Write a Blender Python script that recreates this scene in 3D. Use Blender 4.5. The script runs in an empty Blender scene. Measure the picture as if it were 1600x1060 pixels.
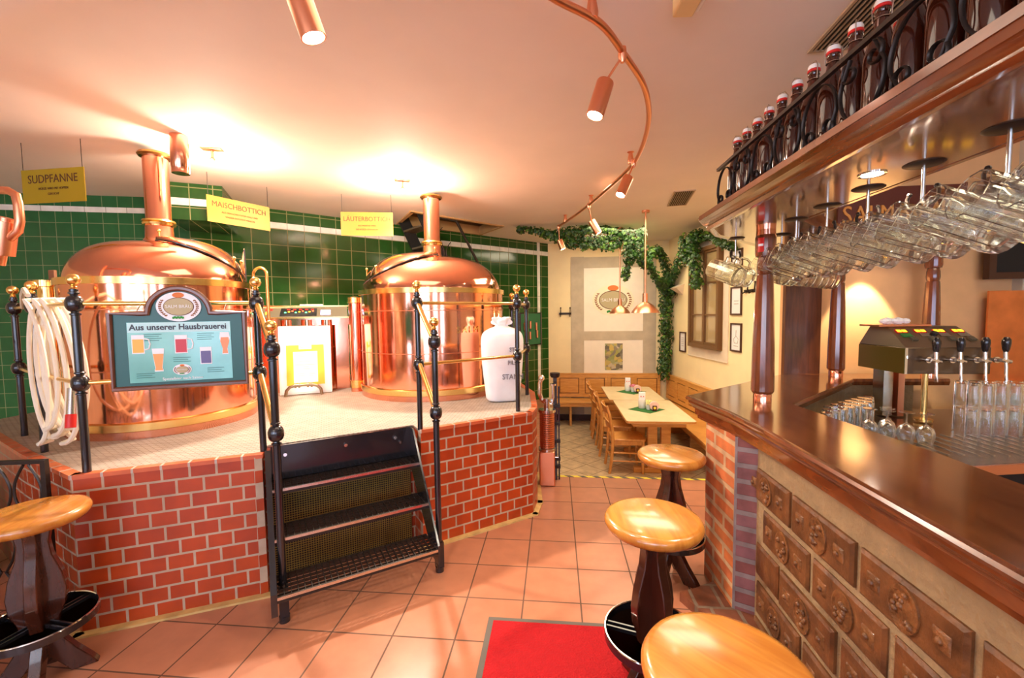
import bpy, math, random
from mathutils import Vector, Matrix
random.seed(7)
S = bpy.context.scene
COL = S.collection
PI = math.pi
# ------------------------------------------------------------------ camera
pitch, yaw, roll, EYE = .061, .101, -.013, 1.687
_r = Vector((math.cos(yaw), math.sin(yaw), 0)); _fw = Vector((-math.sin(yaw), math.cos(yaw), 0)); _up = Vector((0, 0, 1))
_F = _fw*math.cos(pitch) - _up*math.sin(pitch); _U = _up*math.cos(pitch) + _fw*math.sin(pitch)
_R2 = _r*math.cos(roll) + _U*math.sin(roll); _U2 = _U*math.cos(roll) - _r*math.sin(roll)
cam = bpy.data.cameras.new('camera'); camo = bpy.data.objects.new('camera', cam); COL.objects.link(camo)
cam.sensor_width = 36; cam.lens = 667/1600*36; cam.clip_start = .02; cam.clip_end = 60
M3 = Matrix((( _R2.x, _U2.x, -_F.x), (_R2.y, _U2.y, -_F.y), (_R2.z, _U2.z, -_F.z)))
camo.matrix_world = Matrix.Translation((0, 0, EYE)) @ M3.to_4x4()
S.camera = camo
# ------------------------------------------------------------------ world, exposure, area lights
S.view_settings.view_transform = 'Standard'; S.view_settings.look = 'None'
S.view_settings.exposure = 0.28; S.view_settings.gamma = 1; S.view_settings.use_curve_mapping = False
S.cycles.use_denoising = True
S.cycles.max_bounces = 16; S.cycles.transmission_bounces = 14; S.cycles.transparent_max_bounces = 32; S.cycles.glossy_bounces = 6
S.cycles.sample_clamp_indirect = 8
W = bpy.data.worlds.new('daylight'); S.world = W; W.use_nodes = True
W.node_tree.nodes['Background'].inputs[0].default_value = (.55, .68, 1, 1)
W.node_tree.nodes['Background'].inputs[1].default_value = 7.0
CEIL = 3.02
def lamp(name, typ, loc, power, col=(1, .82, .6), size=.05, aim=None, spot=None, parent=None, blend=.5, sy=None):
    l = bpy.data.lights.new(name, typ); l.energy = power; l.color = col
    if typ == 'AREA':
        l.size = size
        if sy: l.shape = 'RECTANGLE'; l.size_y = sy
    else: l.shadow_soft_size = size
    if spot: l.spot_size = spot; l.spot_blend = blend
    o = bpy.data.objects.new(name, l); COL.objects.link(o); o.location = loc
    if aim is not None: o.rotation_euler = (Vector(aim)-Vector(loc)).to_track_quat('-Z', 'Y').to_euler()
    if parent: o.parent = parent
    return o
WARM = (1, .86, .68)
# soft area fills added for general brightness, behind and around the camera
lamp('room_fill', 'AREA', (-1.4, -.9, 2.96), 24, WARM, 1.4, (-1.4, -.9, 0))
lamp('room_fill', 'AREA', (-.9, 2.0, 2.96), 12, WARM, 1.2, (-.9, 2.0, 0))
lamp('room_fill', 'AREA', (1.1, 5.0, 2.96), 36, (1, .84, .6), 1.2, (1.1, 5.0, 0))
lamp('room_fill', 'AREA', (1.1, 7.0, 2.96), 44, (1, .82, .56), 1.2, (1.1, 7.0, 0))
lamp('room_fill', 'AREA', (2.7, 1.9, 2.9), 14, (1, .80, .56), .7, (2.7, 2.2, 0))
lamp('window_light', 'AREA', (-1.0, -3.3, 1.9), 50, (.80, .86, 1), 2.6, (-1.2, 3, 1.2), sy=1.6)

# ------------------------------------------------------------------ materials
def nt(name):
    m = bpy.data.materials.new(name); m.use_nodes = True
    return m, m.node_tree.nodes, m.node_tree.links, m.node_tree.nodes['Principled BSDF']
def mat(name, col, rough=.5, metal=0, emit=0, ecol=None, trans=0, ior=1.45, coat=0, var=0, vscale=8, bump=0, bscale=30, alpha=1, stretch=None):
    m, n, l, b = nt(name)
    c = (*col, 1)
    b.inputs['Base Color'].default_value = c; b.inputs['Roughness'].default_value = rough; b.inputs['Metallic'].default_value = metal
    b.inputs['IOR'].default_value = ior
    if trans: b.inputs['Transmission Weight'].default_value = trans
    if coat: b.inputs['Coat Weight'].default_value = coat; b.inputs['Coat Roughness'].default_value = .08
    if emit: b.inputs['Emission Color'].default_value = (*(ecol or col), 1); b.inputs['Emission Strength'].default_value = emit
    if alpha < 1: b.inputs['Alpha'].default_value = alpha
    if var or bump:
        tc = n.new('ShaderNodeTexCoord'); mp = n.new('ShaderNodeMapping'); l.new(tc.outputs['Object'], mp.inputs[0])
        if stretch: mp.inputs['Scale'].default_value = stretch
        ns = n.new('ShaderNodeTexNoise'); l.new(mp.outputs[0], ns.inputs['Vector']); ns.inputs['Scale'].default_value = vscale; ns.inputs['Detail'].default_value = 5
        if var:
            mr = n.new('ShaderNodeMapRange'); mr.inputs[3].default_value = 1-var; mr.inputs[4].default_value = 1+var*.6; mr.inputs[1].default_value = .3; mr.inputs[2].default_value = .7
            l.new(ns.outputs[0], mr.inputs[0])
            hs = n.new('ShaderNodeHueSaturation'); hs.inputs['Color'].default_value = c; l.new(mr.outputs[0], hs.inputs['Value']); l.new(hs.outputs[0], b.inputs['Base Color'])
        if bump:
            n2 = n.new('ShaderNodeTexNoise'); n2.inputs['Scale'].default_value = bscale; n2.inputs['Detail'].default_value = 4; l.new(mp.outputs[0], n2.inputs['Vector'])
            bm = n.new('ShaderNodeBump'); bm.inputs['Strength'].default_value = bump; bm.inputs['Distance'].default_value = .01
            l.new(n2.outputs[0], bm.inputs['Height']); l.new(bm.outputs[0], b.inputs['Normal'])
    return m
def brick(name, c1, c2, mortar, w, h, msize, axes='XZ', rough=.35, off=.5, rot=0, bump=.4, loc=(0, 0, 0), noise=.12, coat=0, mrough=.8, freq=2):
    """tiles / bricks laid in the object's own axes"""
    m, n, l, b = nt(name)
    tc = n.new('ShaderNodeTexCoord'); sp = n.new('ShaderNodeSeparateXYZ'); cb = n.new('ShaderNodeCombineXYZ')
    l.new(tc.outputs['Object'], sp.inputs[0]); l.new(sp.outputs[axes[0]], cb.inputs[0]); l.new(sp.outputs[axes[1]], cb.inputs[1])
    mp = n.new('ShaderNodeMapping'); mp.inputs['Location'].default_value = loc; mp.inputs['Rotation'].default_value = (0, 0, rot); l.new(cb.outputs[0], mp.inputs[0])
    br = n.new('ShaderNodeTexBrick'); l.new(mp.outputs[0], br.inputs['Vector'])
    br.offset = off; br.offset_frequency = freq
    br.inputs['Color1'].default_value = (*c1, 1); br.inputs['Color2'].default_value = (*c2, 1); br.inputs['Mortar'].default_value = (*mortar, 1)
    br.inputs['Scale'].default_value = 1; br.inputs['Brick Width'].default_value = w; br.inputs['Row Height'].default_value = h
    br.inputs['Mortar Size'].default_value = msize; br.inputs['Mortar Smooth'].default_value = .1; br.inputs['Bias'].default_value = -.1
    ns = n.new('ShaderNodeTexNoise'); ns.inputs['Scale'].default_value = 9; ns.inputs['Detail'].default_value = 6; l.new(tc.outputs['Object'], ns.inputs['Vector'])
    mr = n.new('ShaderNodeMapRange'); mr.inputs[3].default_value = 1-noise; mr.inputs[4].default_value = 1+noise; mr.inputs[1].default_value = .3; mr.inputs[2].default_value = .7; l.new(ns.outputs[0], mr.inputs[0])
    hs = n.new('ShaderNodeHueSaturation'); l.new(br.outputs['Color'], hs.inputs['Color']); l.new(mr.outputs[0], hs.inputs['Value']); l.new(hs.outputs[0], b.inputs['Base Color'])
    rr = n.new('ShaderNodeMapRange'); rr.inputs[3].default_value = rough; rr.inputs[4].default_value = mrough; l.new(br.outputs['Fac'], rr.inputs[0]); l.new(rr.outputs[0], b.inputs['Roughness'])
    inv = n.new('ShaderNodeMath'); inv.operation = 'SUBTRACT'; inv.inputs[0].default_value = 1; l.new(br.outputs['Fac'], inv.inputs[1])
    bm = n.new('ShaderNodeBump'); bm.inputs['Strength'].default_value = bump; bm.inputs['Distance'].default_value = .004; l.new(inv.outputs[0], bm.inputs['Height']); l.new(bm.outputs[0], b.inputs['Normal'])
    if coat: b.inputs['Coat Weight'].default_value = coat
    return m
def wood(name, c1, c2, rough=.3, coat=.4, scale=(1, 1, 1), rings=7):
    m, n, l, b = nt(name)
    tc = n.new('ShaderNodeTexCoord'); mp = n.new('ShaderNodeMapping'); mp.inputs['Scale'].default_value = scale; l.new(tc.outputs['Object'], mp.inputs[0])
    n1 = n.new('ShaderNodeTexNoise'); n1.inputs['Scale'].default_value = rings; n1.inputs['Detail'].default_value = 7; n1.inputs['Distortion'].default_value = .6; l.new(mp.outputs[0], n1.inputs['Vector'])
    cr = n.new('ShaderNodeValToRGB'); l.new(n1.outputs[0], cr.inputs[0])
    cr.color_ramp.elements[0].position = .35; cr.color_ramp.elements[0].color = (*c2, 1); cr.color_ramp.elements[1].position = .62; cr.color_ramp.elements[1].color = (*c1, 1)
    l.new(cr.outputs[0], b.inputs['Base Color']); b.inputs['Roughness'].default_value = rough
    if coat: b.inputs['Coat Weight'].default_value = coat; b.inputs['Coat Roughness'].default_value = .12
    return m
M = {}
M['ceiling'] = mat('ceiling_plaster', (.80, .72, .62), .75, var=.04, vscale=2)
M['cream'] = mat('cream_plaster', (.93, .77, .44), .8, var=.06, vscale=3)
M['cream_light'] = mat('panel_plaster', (.93, .84, .68), .8, var=.03)
M['greyband'] = mat('painted_stone', (.55, .46, .32), .8, var=.14, vscale=5)
M['floor'] = brick('red_floor_tile', (.43, .165, .085), (.47, .185, .095), (.12, .055, .03), .333, .333, .0045, 'XY', .28, 0, bump=.2, loc=(-.137, -2.402, 0), noise=.09)
M['dfloor'] = brick('beige_floor_tile', (.56, .43, .26), (.6, .47, .29), (.25, .17, .1), .3, .3, .005, 'XY', .3, 0, rot=PI/4, bump=.2, noise=.25)
M['brickred'] = brick('red_brick_tile', (.44, .052, .006), (.35, .034, .005), (.46, .33, .22), .129, .0862, .0065, 'XZ', .36, .5, bump=.5, noise=.13)
M['nosing'] = brick('red_nosing_tile', (.58, .12, .04), (.54, .10, .035), (.5, .4, .32), .129, 9, .006, 'XY', .35, 0, bump=.2, loc=(0, 3, 0))
M['green_a'] = brick('green_wall_tile', (.02, .125, .038), (.018, .11, .034), (.22, .26, .12), .147, .1525, .003, 'XZ', .12, 0, bump=.35, noise=.1, loc=(0, .024, 0))
M['green_b'] = brick('green_wall_tile_large', (.02, .085, .014), (.017, .075, .012), (.24, .24, .09), .2, .2, .0045, 'XZ', .12, 0, bump=.35, noise=.1, loc=(0, .02, 0))
M['whitetile'] = brick('white_border_tile', (.8, .78, .7), (.78, .76, .68), (.35, .33, .25), .2, 2, .004, 'XZ', .2, 0, bump=.2)
M['copper'] = mat('polished_copper', (.93, .42, .27), .11, 1, bump=.05, bscale=7, var=.12, vscale=3)
M['copper_d'] = mat('satin_copper', (.83, .36, .2), .33, 1)
M['brass'] = mat('polished_brass', (.9, .62, .22), .2, 1, bump=.05, bscale=14)
M['steel'] = mat('stainless_steel', (.62, .6, .56), .22, 1)
M['chrome'] = mat('chrome', (.85, .83, .8), .08, 1)
M['black'] = mat('black_paint', (.012, .011, .013), .22, 0, coat=.6)
M['iron'] = mat('wrought_iron', (.035, .024, .018), .42, .5)
M['blackmesh'] = mat('dark_hole', (.008, .007, .006), .7)
M['deck'] = brick('checker_plate_deck', (.46, .38, .31), (.38, .31, .25), (.28, .22, .17), .06, .018, .004, 'XY', .45, .5, bump=.9, noise=.12)
M['oak'] = wood('light_oak', (.75, .37, .09), (.62, .27, .055), .35, .3, (1, 1, 9), 5)
M['oakseat'] = wood('varnished_pine', (.58, .235, .035), (.44, .15, .02), .25, .6, (9, 1, 2), 3)
M['chairwood'] = wood('chair_beech', (.72, .34, .08), (.6, .25, .05), .35, .4, (3, 3, 1), 8)
M['oakshade'] = wood('oak_groove_shade', (.3, .12, .025), (.22, .08, .015), .5, .2, (1, 1, 9), 5)  # darker oak copy; the shade between bench panels is put into its colour
M['tabletop'] = wood('pale_table_laminate', (.83, .68, .4), (.78, .62, .35), .4, .2, (2, 1, 1), 4)
M['mahog'] = wood('mahogany', (.20, .052, .012), (.11, .026, .006), .2, .8, (6, 1, 2), 6)
M['mahogv'] = wood('mahogany_upright', (.22, .05, .012), (.12, .026, .006), .2, .8, (8, 8, .8), 6)
M['mahogtop'] = wood('mahogany_counter', (.19, .058, .014), (.105, .028, .007), .16, .8, (7, .8, 7), 3)
M['soffit'] = mat('lacquered_soffit', (.2, .08, .03), .18, 0, coat=1, var=.15, vscale=6)
M['darkwood'] = mat('stool_dark_stain', (.055, .013, .006), .22, 0, coat=.7, var=.3, vscale=6, stretch=(6, 6, 1))
M['stripwood'] = mat('worn_wood_strip', (.62, .4, .14), .6, var=.25, vscale=12)
M['white'] = mat('white_paper', (.86, .85, .84), .5)
M['sack'] = mat('white_woven_sack', (.9, .88, .88), .6, bump=.4, bscale=9, var=.05)
M['ink'] = mat('dark_print', (.1, .03, .02), .6)
M['ink2'] = mat('brown_print', (.12, .03, .01), .6)
M['signy'] = mat('yellow_brass_sign', (.40, .235, .032), .4, .15)
M['signg'] = mat('olive_brass_sign', (.42, .3, .012), .4, .15)
M['yellow'] = mat('yellow_print', (.95, .62, .06), .5)
M['boardgreen'] = mat('dark_green_board', (.008, .09, .075), .35)
M['poster'] = mat('teal_poster', (.16, .5, .42), .25, var=.25, vscale=4, coat=.5)
M['hose'] = mat('milky_hose', (.85, .74, .55), .35, coat=.3)
M['red'] = mat('red_mat', (.42, .002, .005), .95, bump=.8, bscale=120, var=.08, vscale=30)
M['rubber'] = mat('mat_edge', (.12, .1, .08), .8)
m, n, l, b = nt('clear_glass'); b.inputs['Base Color'].default_value = (.96, 1, .97, 1); b.inputs['Roughness'].default_value = .01; b.inputs['Transmission Weight'].default_value = 1; b.inputs['IOR'].default_value = 1.42
tr_ = n.new('ShaderNodeBsdfTransparent'); mx_ = n.new('ShaderNodeMixShader'); mx_.inputs[0].default_value = .88
l.new(tr_.outputs[0], mx_.inputs[1]); l.new(b.outputs[0], mx_.inputs[2]); l.new(mx_.outputs[0], n['Material Output'].inputs[0]); M['glass'] = m
M['brownglass'] = mat('brown_bottle_glass', (.05, .010, .004), .08, coat=.5)
M['redplastic'] = mat('red_rubber', (.65, .02, .015), .35)
M['porcelain'] = mat('porcelain', (.85, .82, .76), .2)
M['leaf'] = mat('ivy_leaf', (.022, .075, .01), .4, var=.6, vscale=14)
M['leaf2'] = mat('ivy_leaf_light', (.09, .2, .02), .4, var=.5, vscale=14)
M['stem'] = mat('vine_stem', (.13, .06, .025), .7)
M['framewood'] = mat('dark_picture_frame', (.06, .02, .01), .35)
M['winwood'] = mat('brown_window_wood', (.17, .08, .025), .4)
M['winglass'] = mat('window_pane', (.42, .3, .14), .06, 0, coat=1)
M['surround'] = mat('pale_surround', (.78, .66, .5), .8, var=.06)
M['greycol'] = mat('grey_plaster', (.62, .55, .42), .8, var=.12, vscale=3)
M['bwall'] = mat('peach_plaster', (.78, .45, .2), .8, var=.06)
M['emit'] = mat('lamp_bulb', (1, .95, .9), .5, emit=40, ecol=(1, .9, .8))
M['emit_warm'] = mat('warm_bulb', (1, .8, .5), .5, emit=14, ecol=(1, .75, .4))
M['lcd'] = mat('yellow_display', (1, .6, .02), .5, emit=2.2, ecol=(1, .55, .02))
M['ledg'] = mat('green_led', (.1, 1, .3), .5, emit=3, ecol=(.1, 1, .35))
M['ledr'] = mat('red_led', (1, .1, .03), .5, emit=3, ecol=(1, .15, .05))
M['ledb'] = mat('blue_screen', (.3, .45, 1), .5, emit=2.5, ecol=(.4, .5, 1))
M['panel'] = mat('dark_panel', (.1, .08, .05), .4)
M['napkin'] = mat('green_napkin', (.03, .16, .03), .8)
M['pink'] = mat('pink_petals', (.75, .25, .35), .6, var=.3, vscale=60)
M['brownpanel'] = wood('brown_cladding', (.14, .04, .012), (.08, .022, .007), .35, .4, (8, 8, .8), 5)
M['mortar'] = mat('coarse_mortar', (.33, .22, .11), .95, bump=.9, bscale=40, var=.2, vscale=12)
M['stamp'] = mat('old_stamped_brick', (.17, .062, .017), .5, bump=.8, bscale=26, var=.6, vscale=9, coat=.2)
M['stampr'] = mat('stamp_relief', (.21, .08, .022), .45, bump=.9, bscale=45, var=.5, vscale=16, coat=.2)
M['oldbrick'] = brick('old_brick', (.50, .14, .035), (.38, .085, .03), (.46, .29, .15), .26, .088, .015, 'XZ', .75, .5, bump=1, noise=.3)
M['plinth'] = brick('clinker_plinth', (.2, .06, .025), (.13, .04, .02), (.2, .13, .08), .14, .2, .01, 'XY', .5, .5, bump=.8, noise=.4)
M['copperpan'] = mat('hammered_copper_panel', (.85, .32, .13), .28, 1, bump=.3, bscale=8, var=.15)

# ------------------------------------------------------------------ mesh builder
class MB:
    def __init__(s): s.v = []; s.f = []
    def add(s, vs, fs, T=None):
        k = len(s.v)
        s.v += [tuple(T @ Vector(p)) if T else tuple(p) for p in vs]
        s.f += [tuple(i+k for i in f) for f in fs]; return s
    def box(s, x0, x1, y0, y1, z0, z1, T=None):
        return s.add([(x0, y0, z0), (x1, y0, z0), (x1, y1, z0), (x0, y1, z0), (x0, y0, z1), (x1, y0, z1), (x1, y1, z1), (x0, y1, z1)],
                     [(0, 3, 2, 1), (4, 5, 6, 7), (0, 1, 5, 4), (1, 2, 6, 5), (2, 3, 7, 6), (3, 0, 4, 7)], T)
    def prism(s, pts, z0, z1, T=None):
        n = len(pts)
        a = sum(pts[i][0]*pts[(i+1) % n][1]-pts[(i+1) % n][0]*pts[i][1] for i in range(n))
        if a < 0: pts = pts[::-1]
        vs = [(x, y, z0) for x, y in pts]+[(x, y, z1) for x, y in pts]
        return s.add(vs, [tuple(range(n-1, -1, -1)), tuple(range(n, 2*n))]+[(i, (i+1) % n, n+(i+1) % n, n+i) for i in range(n)], T)
    def lathe(s, prof, n=32, T=None, a0=0, a1=2*PI):
        full = abs(a1-a0-2*PI) < 1e-6; m = n if full else n+1; vs = []; fs = []
        for i in range(m):
            a = a0+(a1-a0)*i/n; c, q = math.cos(a), math.sin(a)
            vs += [(r*c, r*q, z) for r, z in prof]
        k = len(prof)
        for i in range(n):
            j = (i+1) % m
            for t in range(k-1): fs.append((i*k+t, j*k+t, j*k+t+1, i*k+t+1))
        if full:
            if prof[0][0] > 1e-5: fs.append(tuple(i*k for i in range(m))[::-1])
            if prof[-1][0] > 1e-5: fs.append(tuple(i*k+k-1 for i in range(m)))
        return s.add(vs, fs, T)
    def ball(s, c, r, n=16, sz=1):
        prof = [(max(1e-6, r*math.sin(PI*i/(n//2))), -r*sz*math.cos(PI*i/(n//2))) for i in range(n//2+1)]
        return s.lathe(prof, n, Matrix.Translation(c))
    def tube(s, path, r, n=8, closed=False, rs=None, flat=None):
        P = [Vector(p) for p in path]; k = len(P)
        if k < 2: return s
        vs = []; fs = []; up = None
        for i, p in enumerate(P):
            if closed: t = (P[(i+1) % k]-P[i-1])
            else: t = (P[min(i+1, k-1)]-P[max(i-1, 0)])
            if t.length < 1e-9: t = Vector((0, 0, 1))
            t.normalize()
            if up is None:
                up = Vector((0, 0, 1)) if abs(t.z) < .9 else Vector((1, 0, 0))
            u = (up - t*up.dot(t))
            if u.length < 1e-5: u = t.orthogonal()
            u.normalize(); w = t.cross(u); up = u
            ri = rs[i] if rs else r
            for j in range(n):
                a = 2*PI*(j+.5)/n
                vs.append(p+(u*math.cos(a)*ri+w*math.sin(a)*(ri if not flat else flat)))
        m = k if closed else k-1
        for i in range(m):
            q = (i+1) % k
            for j in range(n): fs.append((i*n+j, i*n+(j+1) % n, q*n+(j+1) % n, q*n+j))
        if not closed: fs += [tuple(range(n))[::-1], tuple((k-1)*n+j for j in range(n))]
        return s.add(vs, fs)
    def cyl(s, a, b, r, n=16, r2=None):
        return s.tube([a, b], r, n, rs=[r, r2 if r2 is not None else r])
    def build(s, name, m, parent=None, loc=None, rz=0, smooth=True, ang=.7, bev=0):
        me = bpy.data.meshes.new(name); me.from_pydata(s.v, [], s.f); me.update()
        if m: me.materials.append(m)
        if smooth:
            me.shade_smooth(); me.set_sharp_from_angle(angle=ang)
        o = bpy.data.objects.new(name, me); COL.objects.link(o)
        if parent: o.parent = parent
        if loc: o.location = loc
        if rz: o.rotation_euler = (0, 0, rz)
        if bev:
            b = o.modifiers.new('bevel', 'BEVEL'); b.width = bev; b.segments = 2; b.limit_method = 'ANGLE'
        return o
def tag(o, label=None, cat=None, group=None, kind=None):
    if label: o['label'] = label
    if cat: o['category'] = cat
    if group: o['group'] = group
    if kind: o['kind'] = kind
    return o
def empty(name, loc=(0, 0, 0), rz=0, label=None, cat=None, group=None, kind=None):
    o = bpy.data.objects.new(name, None); COL.objects.link(o); o.location = loc; o.rotation_euler = (0, 0, rz); o.empty_display_size = .05
    return tag(o, label, cat, group, kind)
CH = {}
def children(o): return [c for c in COL.objects if c.parent == o]
def copy_tree(o, parent=None, kids=None):
    if kids is None:
        kids = {}
        for c in COL.objects:
            if c.parent: kids.setdefault(c.parent.name, []).append(c)
    c = o.copy(); COL.objects.link(c)
    if parent: c.parent = parent
    for ch in kids.get(o.name, []): copy_tree(ch, c, kids)
    return c
def struct(o): o['kind'] = 'structure'; return o
def text(name, body, size, m, parent, loc, rot, align='CENTER', ext=.0006, sx=1, bold=0):
    cu = bpy.data.curves.new(name, 'FONT'); cu.body = body; cu.size = size; cu.extrude = ext; cu.align_x = align; cu.align_y = 'CENTER'; cu.resolution_u = 3; cu.offset = bold
    t = bpy.data.objects.new('tmp', cu); me = bpy.data.meshes.new_from_object(t); bpy.data.objects.remove(t)
    me.materials.clear(); me.materials.append(m); me.name = name
    o = bpy.data.objects.new(name, me); COL.objects.link(o); o.parent = parent; o.location = loc; o.rotation_euler = rot; o.scale = (sx, 1, 1)
    return o
def wallobj(name, a, b, z0, z1, m, th=.1, parent=None, holes=None):
    """upright slab from a to b; its own X runs along it, front face is on the right-hand side (-Y local)"""
    d = Vector((b[0]-a[0], b[1]-a[1])); L = d.length
    mb = MB()
    if not holes: mb.box(0, L, 0, th, z0, z1)
    else:
        x = 0
        for (h0, h1, q0, q1) in holes:
            mb.box(x, h0, 0, th, z0, z1); mb.box(h0, h1, 0, th, z0, q0); mb.box(h0, h1, 0, th, q1, z1); x = h1
        mb.box(x, L, 0, th, z0, z1)
    return mb.build(name, m, parent, (a[0], a[1], 0), math.atan2(d.y, d.x), smooth=False)
# ================================================================== THE ROOM
DZ = -.45                                   # the dining corner lies lower than the bar room
YT = 4.36                                   # edge of the bar-room floor
struct(MB().prism([(-7, -4), (5.2, -4), (5.2, YT), (-7, YT)], -.1, 0).build('floor', M['floor'], smooth=False))
struct(MB().prism([(-.0, YT+.002), (5.2, YT+.002), (5.2, 9), (-.0, 9)], DZ-.1, DZ).build('floor_dining', M['dfloor'], smooth=False))
struct(MB().prism([(-7, YT), (0, YT), (0, 4.8), (-.0, 9.2), (-7, 9.2)], -.1, 0).build('floor_brewery', M['floor'], smooth=False))
struct(MB().box(0, 5.2, YT-.02, YT, DZ, -.1).box(-.02, 0, YT, 9, DZ, -.1).build('trim_1', M['floor'], smooth=False))
# ceiling with the loft hatch cut out
HA, HB, HC, HD = (-2.30, 6.13), (-1.835, 5.42), (-.76, 6.57), (-1.24, 7.22)
ce = MB()
zc0, zc1 = CEIL, CEIL+.12
def quadp(pts): ce.prism(pts, zc0, zc1)
quadp([(-7, -4), (5.2, -4), (5.2, 5.42), (-7, 5.42)])
quadp([(-7, 5.42), HB, HA, (-7, 6.13)]); quadp([HB, (5.2, 5.42), (5.2, 6.57), HC])
quadp([(-7, 6.13), HA, HD, (-1.24, 9.4), (-7, 9.4)]); quadp([HC, (5.2, 6.57), (5.2, 9.4), (-1.24, 9.4), HD])
struct(ce.build('ceiling', M['ceiling'], smooth=False))
# green tiled walls
GA, GB, GC = (-6.6, 3.77), (-4.1, 4.5), (-.05, 8.5)
wa = struct(wallobj('wall_green_left', GA, GB, 0, CEIL, M['green_a'])); wb = struct(wallobj('wall_green_back', GB, GC, 0, CEIL, M['green_b'], holes=[(0, .0001, 1, 1.0001)]))
LA = math.dist(GA, GB); LB = math.dist(GB, GC)
MB().box(0, LA, -.004, 0, 2.84, 2.897).build('border_stripe', M['whitetile'], wa, smooth=False)
MB().box(0, LB, -.004, 0, 2.785, 2.86).box(LB-.40, LB-.33, -.004, 0, .3, 2.785).box(LB-.40, LB-.33, -.004, 0, 2.86, CEIL).build('border_stripe', M['whitetile'], wb, smooth=False)
# tiled bulkhead under the ceiling
bh = struct(wallobj('wall_bulkhead', (-3.80, 3.90), (-3.38, 4.135), 2.66, CEIL, M['green_b'], th=.75))
MB().box(0, .48, -.004, 0, 2.80, 2.87).build('border_stripe', M['whitetile'], bh, smooth=False)
# cream walls of the dining corner
DW = 8.42
RC, RE = (2.16, DW), (2.60, 4.9)
wd = struct(wallobj('wall_dining', (-.30, DW), RC, DZ, CEIL, M['cream']))
wr = struct(wallobj('wall_right', RC, RE, DZ, CEIL, M['cream']))
rwd = Vector((RE[0]-RC[0], RE[1]-RC[1])); LRW = rwd.length; rwd.normalize(); RWA = math.atan2(rwd.y, rwd.x)
struct(MB().box(-.03, 2.16, DW-.02, DW, DZ, DZ+.12).build('baseboard_dining', M['framewood'], smooth=False))
# painted grey stone bands round the two white panels
pn = MB(); y = DW-.012
for x0, x1, z0, z1 in ((.31, .56, DZ+.12, 2.75), (1.68, 1.92, DZ+.12, 2.73), (.56, 1.68, 2.53, 2.74), (.56, 1.68, 1.135, 1.31)): pn.box(x0, x1, y, DW, z0, z1)
struct(pn.build('trim_2', M['greyband'], smooth=False))
struct(MB().box(.56, 1.68, DW-.006, DW, 1.31, 2.53).box(.56, 1.68, DW-.006, DW, DZ+.5, 1.135).build('trim_3', M['cream_light'], smooth=False))
# walls round the bar and behind the camera
struct(wallobj('wall_bar_back', (1.93, 3.80), (5.2, 3.80), 0, CEIL, M['bwall'], th=.1))
struct(MB().box(1.90, 2.18, 3.755, 3.80, 0, CEIL).build('trim_4', M['brownpanel'], smooth=False))
struct(MB().box(3.62, 4.05, 3.72, 3.80, 0, CEIL).build('trim_5', M['greycol'], smooth=False))
struct(MB().box(4.05, 5.2, 3.77, 3.80, 0, CEIL).build('trim_6', M['cream_light'], smooth=False))
struct(MB().box(5.2, 5.3, -4, 9.2, DZ, CEIL).build('wall_bar_side', M['cream'], smooth=False))
struct(wallobj('wall_left_side', (-6.6, -3.6), (-6.6, 3.8), 0, CEIL, M['cream'], th=-.1))
struct(wallobj('wall_rear', (5.2, -3.6), (-6.6, -3.6), 0, CEIL, M['cream'], th=.1, holes=[(1.6, 2.5, .5, 2.7), (3.3, 4.2, .5, 2.7), (5.4, 6.3, .5, 2.7), (7.2, 8.1, .5, 2.7), (9.2, 10.1, .5, 2.7)]))
struct(MB().box(2.6, 2.7, 3.9, 4.9, DZ, CEIL).build('wall_passage', M['cream'], smooth=False))
# pale jamb and the narrow edge of a poster seen beside the brown panel
struct(MB().box(2.50, 2.60, 4.86, 4.90, 0, CEIL).build('trim_7', M['surround'], smooth=False))
po = empty('wall_poster', (2.585, 4.55, 1.4), 0, 'narrow colourful poster edge showing beside the brown panel behind the bar', 'poster')
MB().box(-.01, .012, -.12, .12, -.26, .26).build('sheet', M['boardgreen'], po, smooth=False)
pm = MB()
for i, z in enumerate((-.18, -.06, .07, .19)): pm.ball((-.01, 0, z), .045, 10)
pm.build('fruit_print', M['yellow'], po)
# hazard tape
m, n, l, b = nt('hazard_tape')
tc = n.new('ShaderNodeTexCoord'); wv = n.new('ShaderNodeTexWave'); wv.bands_direction = 'DIAGONAL'; wv.inputs['Scale'].default_value = 4.5; l.new(tc.outputs['Object'], wv.inputs[0])
cr = n.new('ShaderNodeValToRGB'); cr.color_ramp.interpolation = 'CONSTANT'; cr.color_ramp.elements[0].color = (.1, .09, .06, 1); cr.color_ramp.elements[1].position = .42; cr.color_ramp.elements[1].color = (.85, .7, .05, 1)
l.new(wv.outputs[0], cr.inputs[0]); l.new(cr.outputs[0], b.inputs['Base Color'])
M['tape'] = m
tag(MB().box(.0, 2.4, YT-.045, YT-.005, 0, .002).box(.0, .05, YT-.005, YT, 0, .002).box(-.045, 0, YT-.045, 4.85, 0, .002).build('hazard_tape', m, smooth=False),
    'yellow and black striped hazard tape along the step edge to the dining corner', 'tape')

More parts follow.
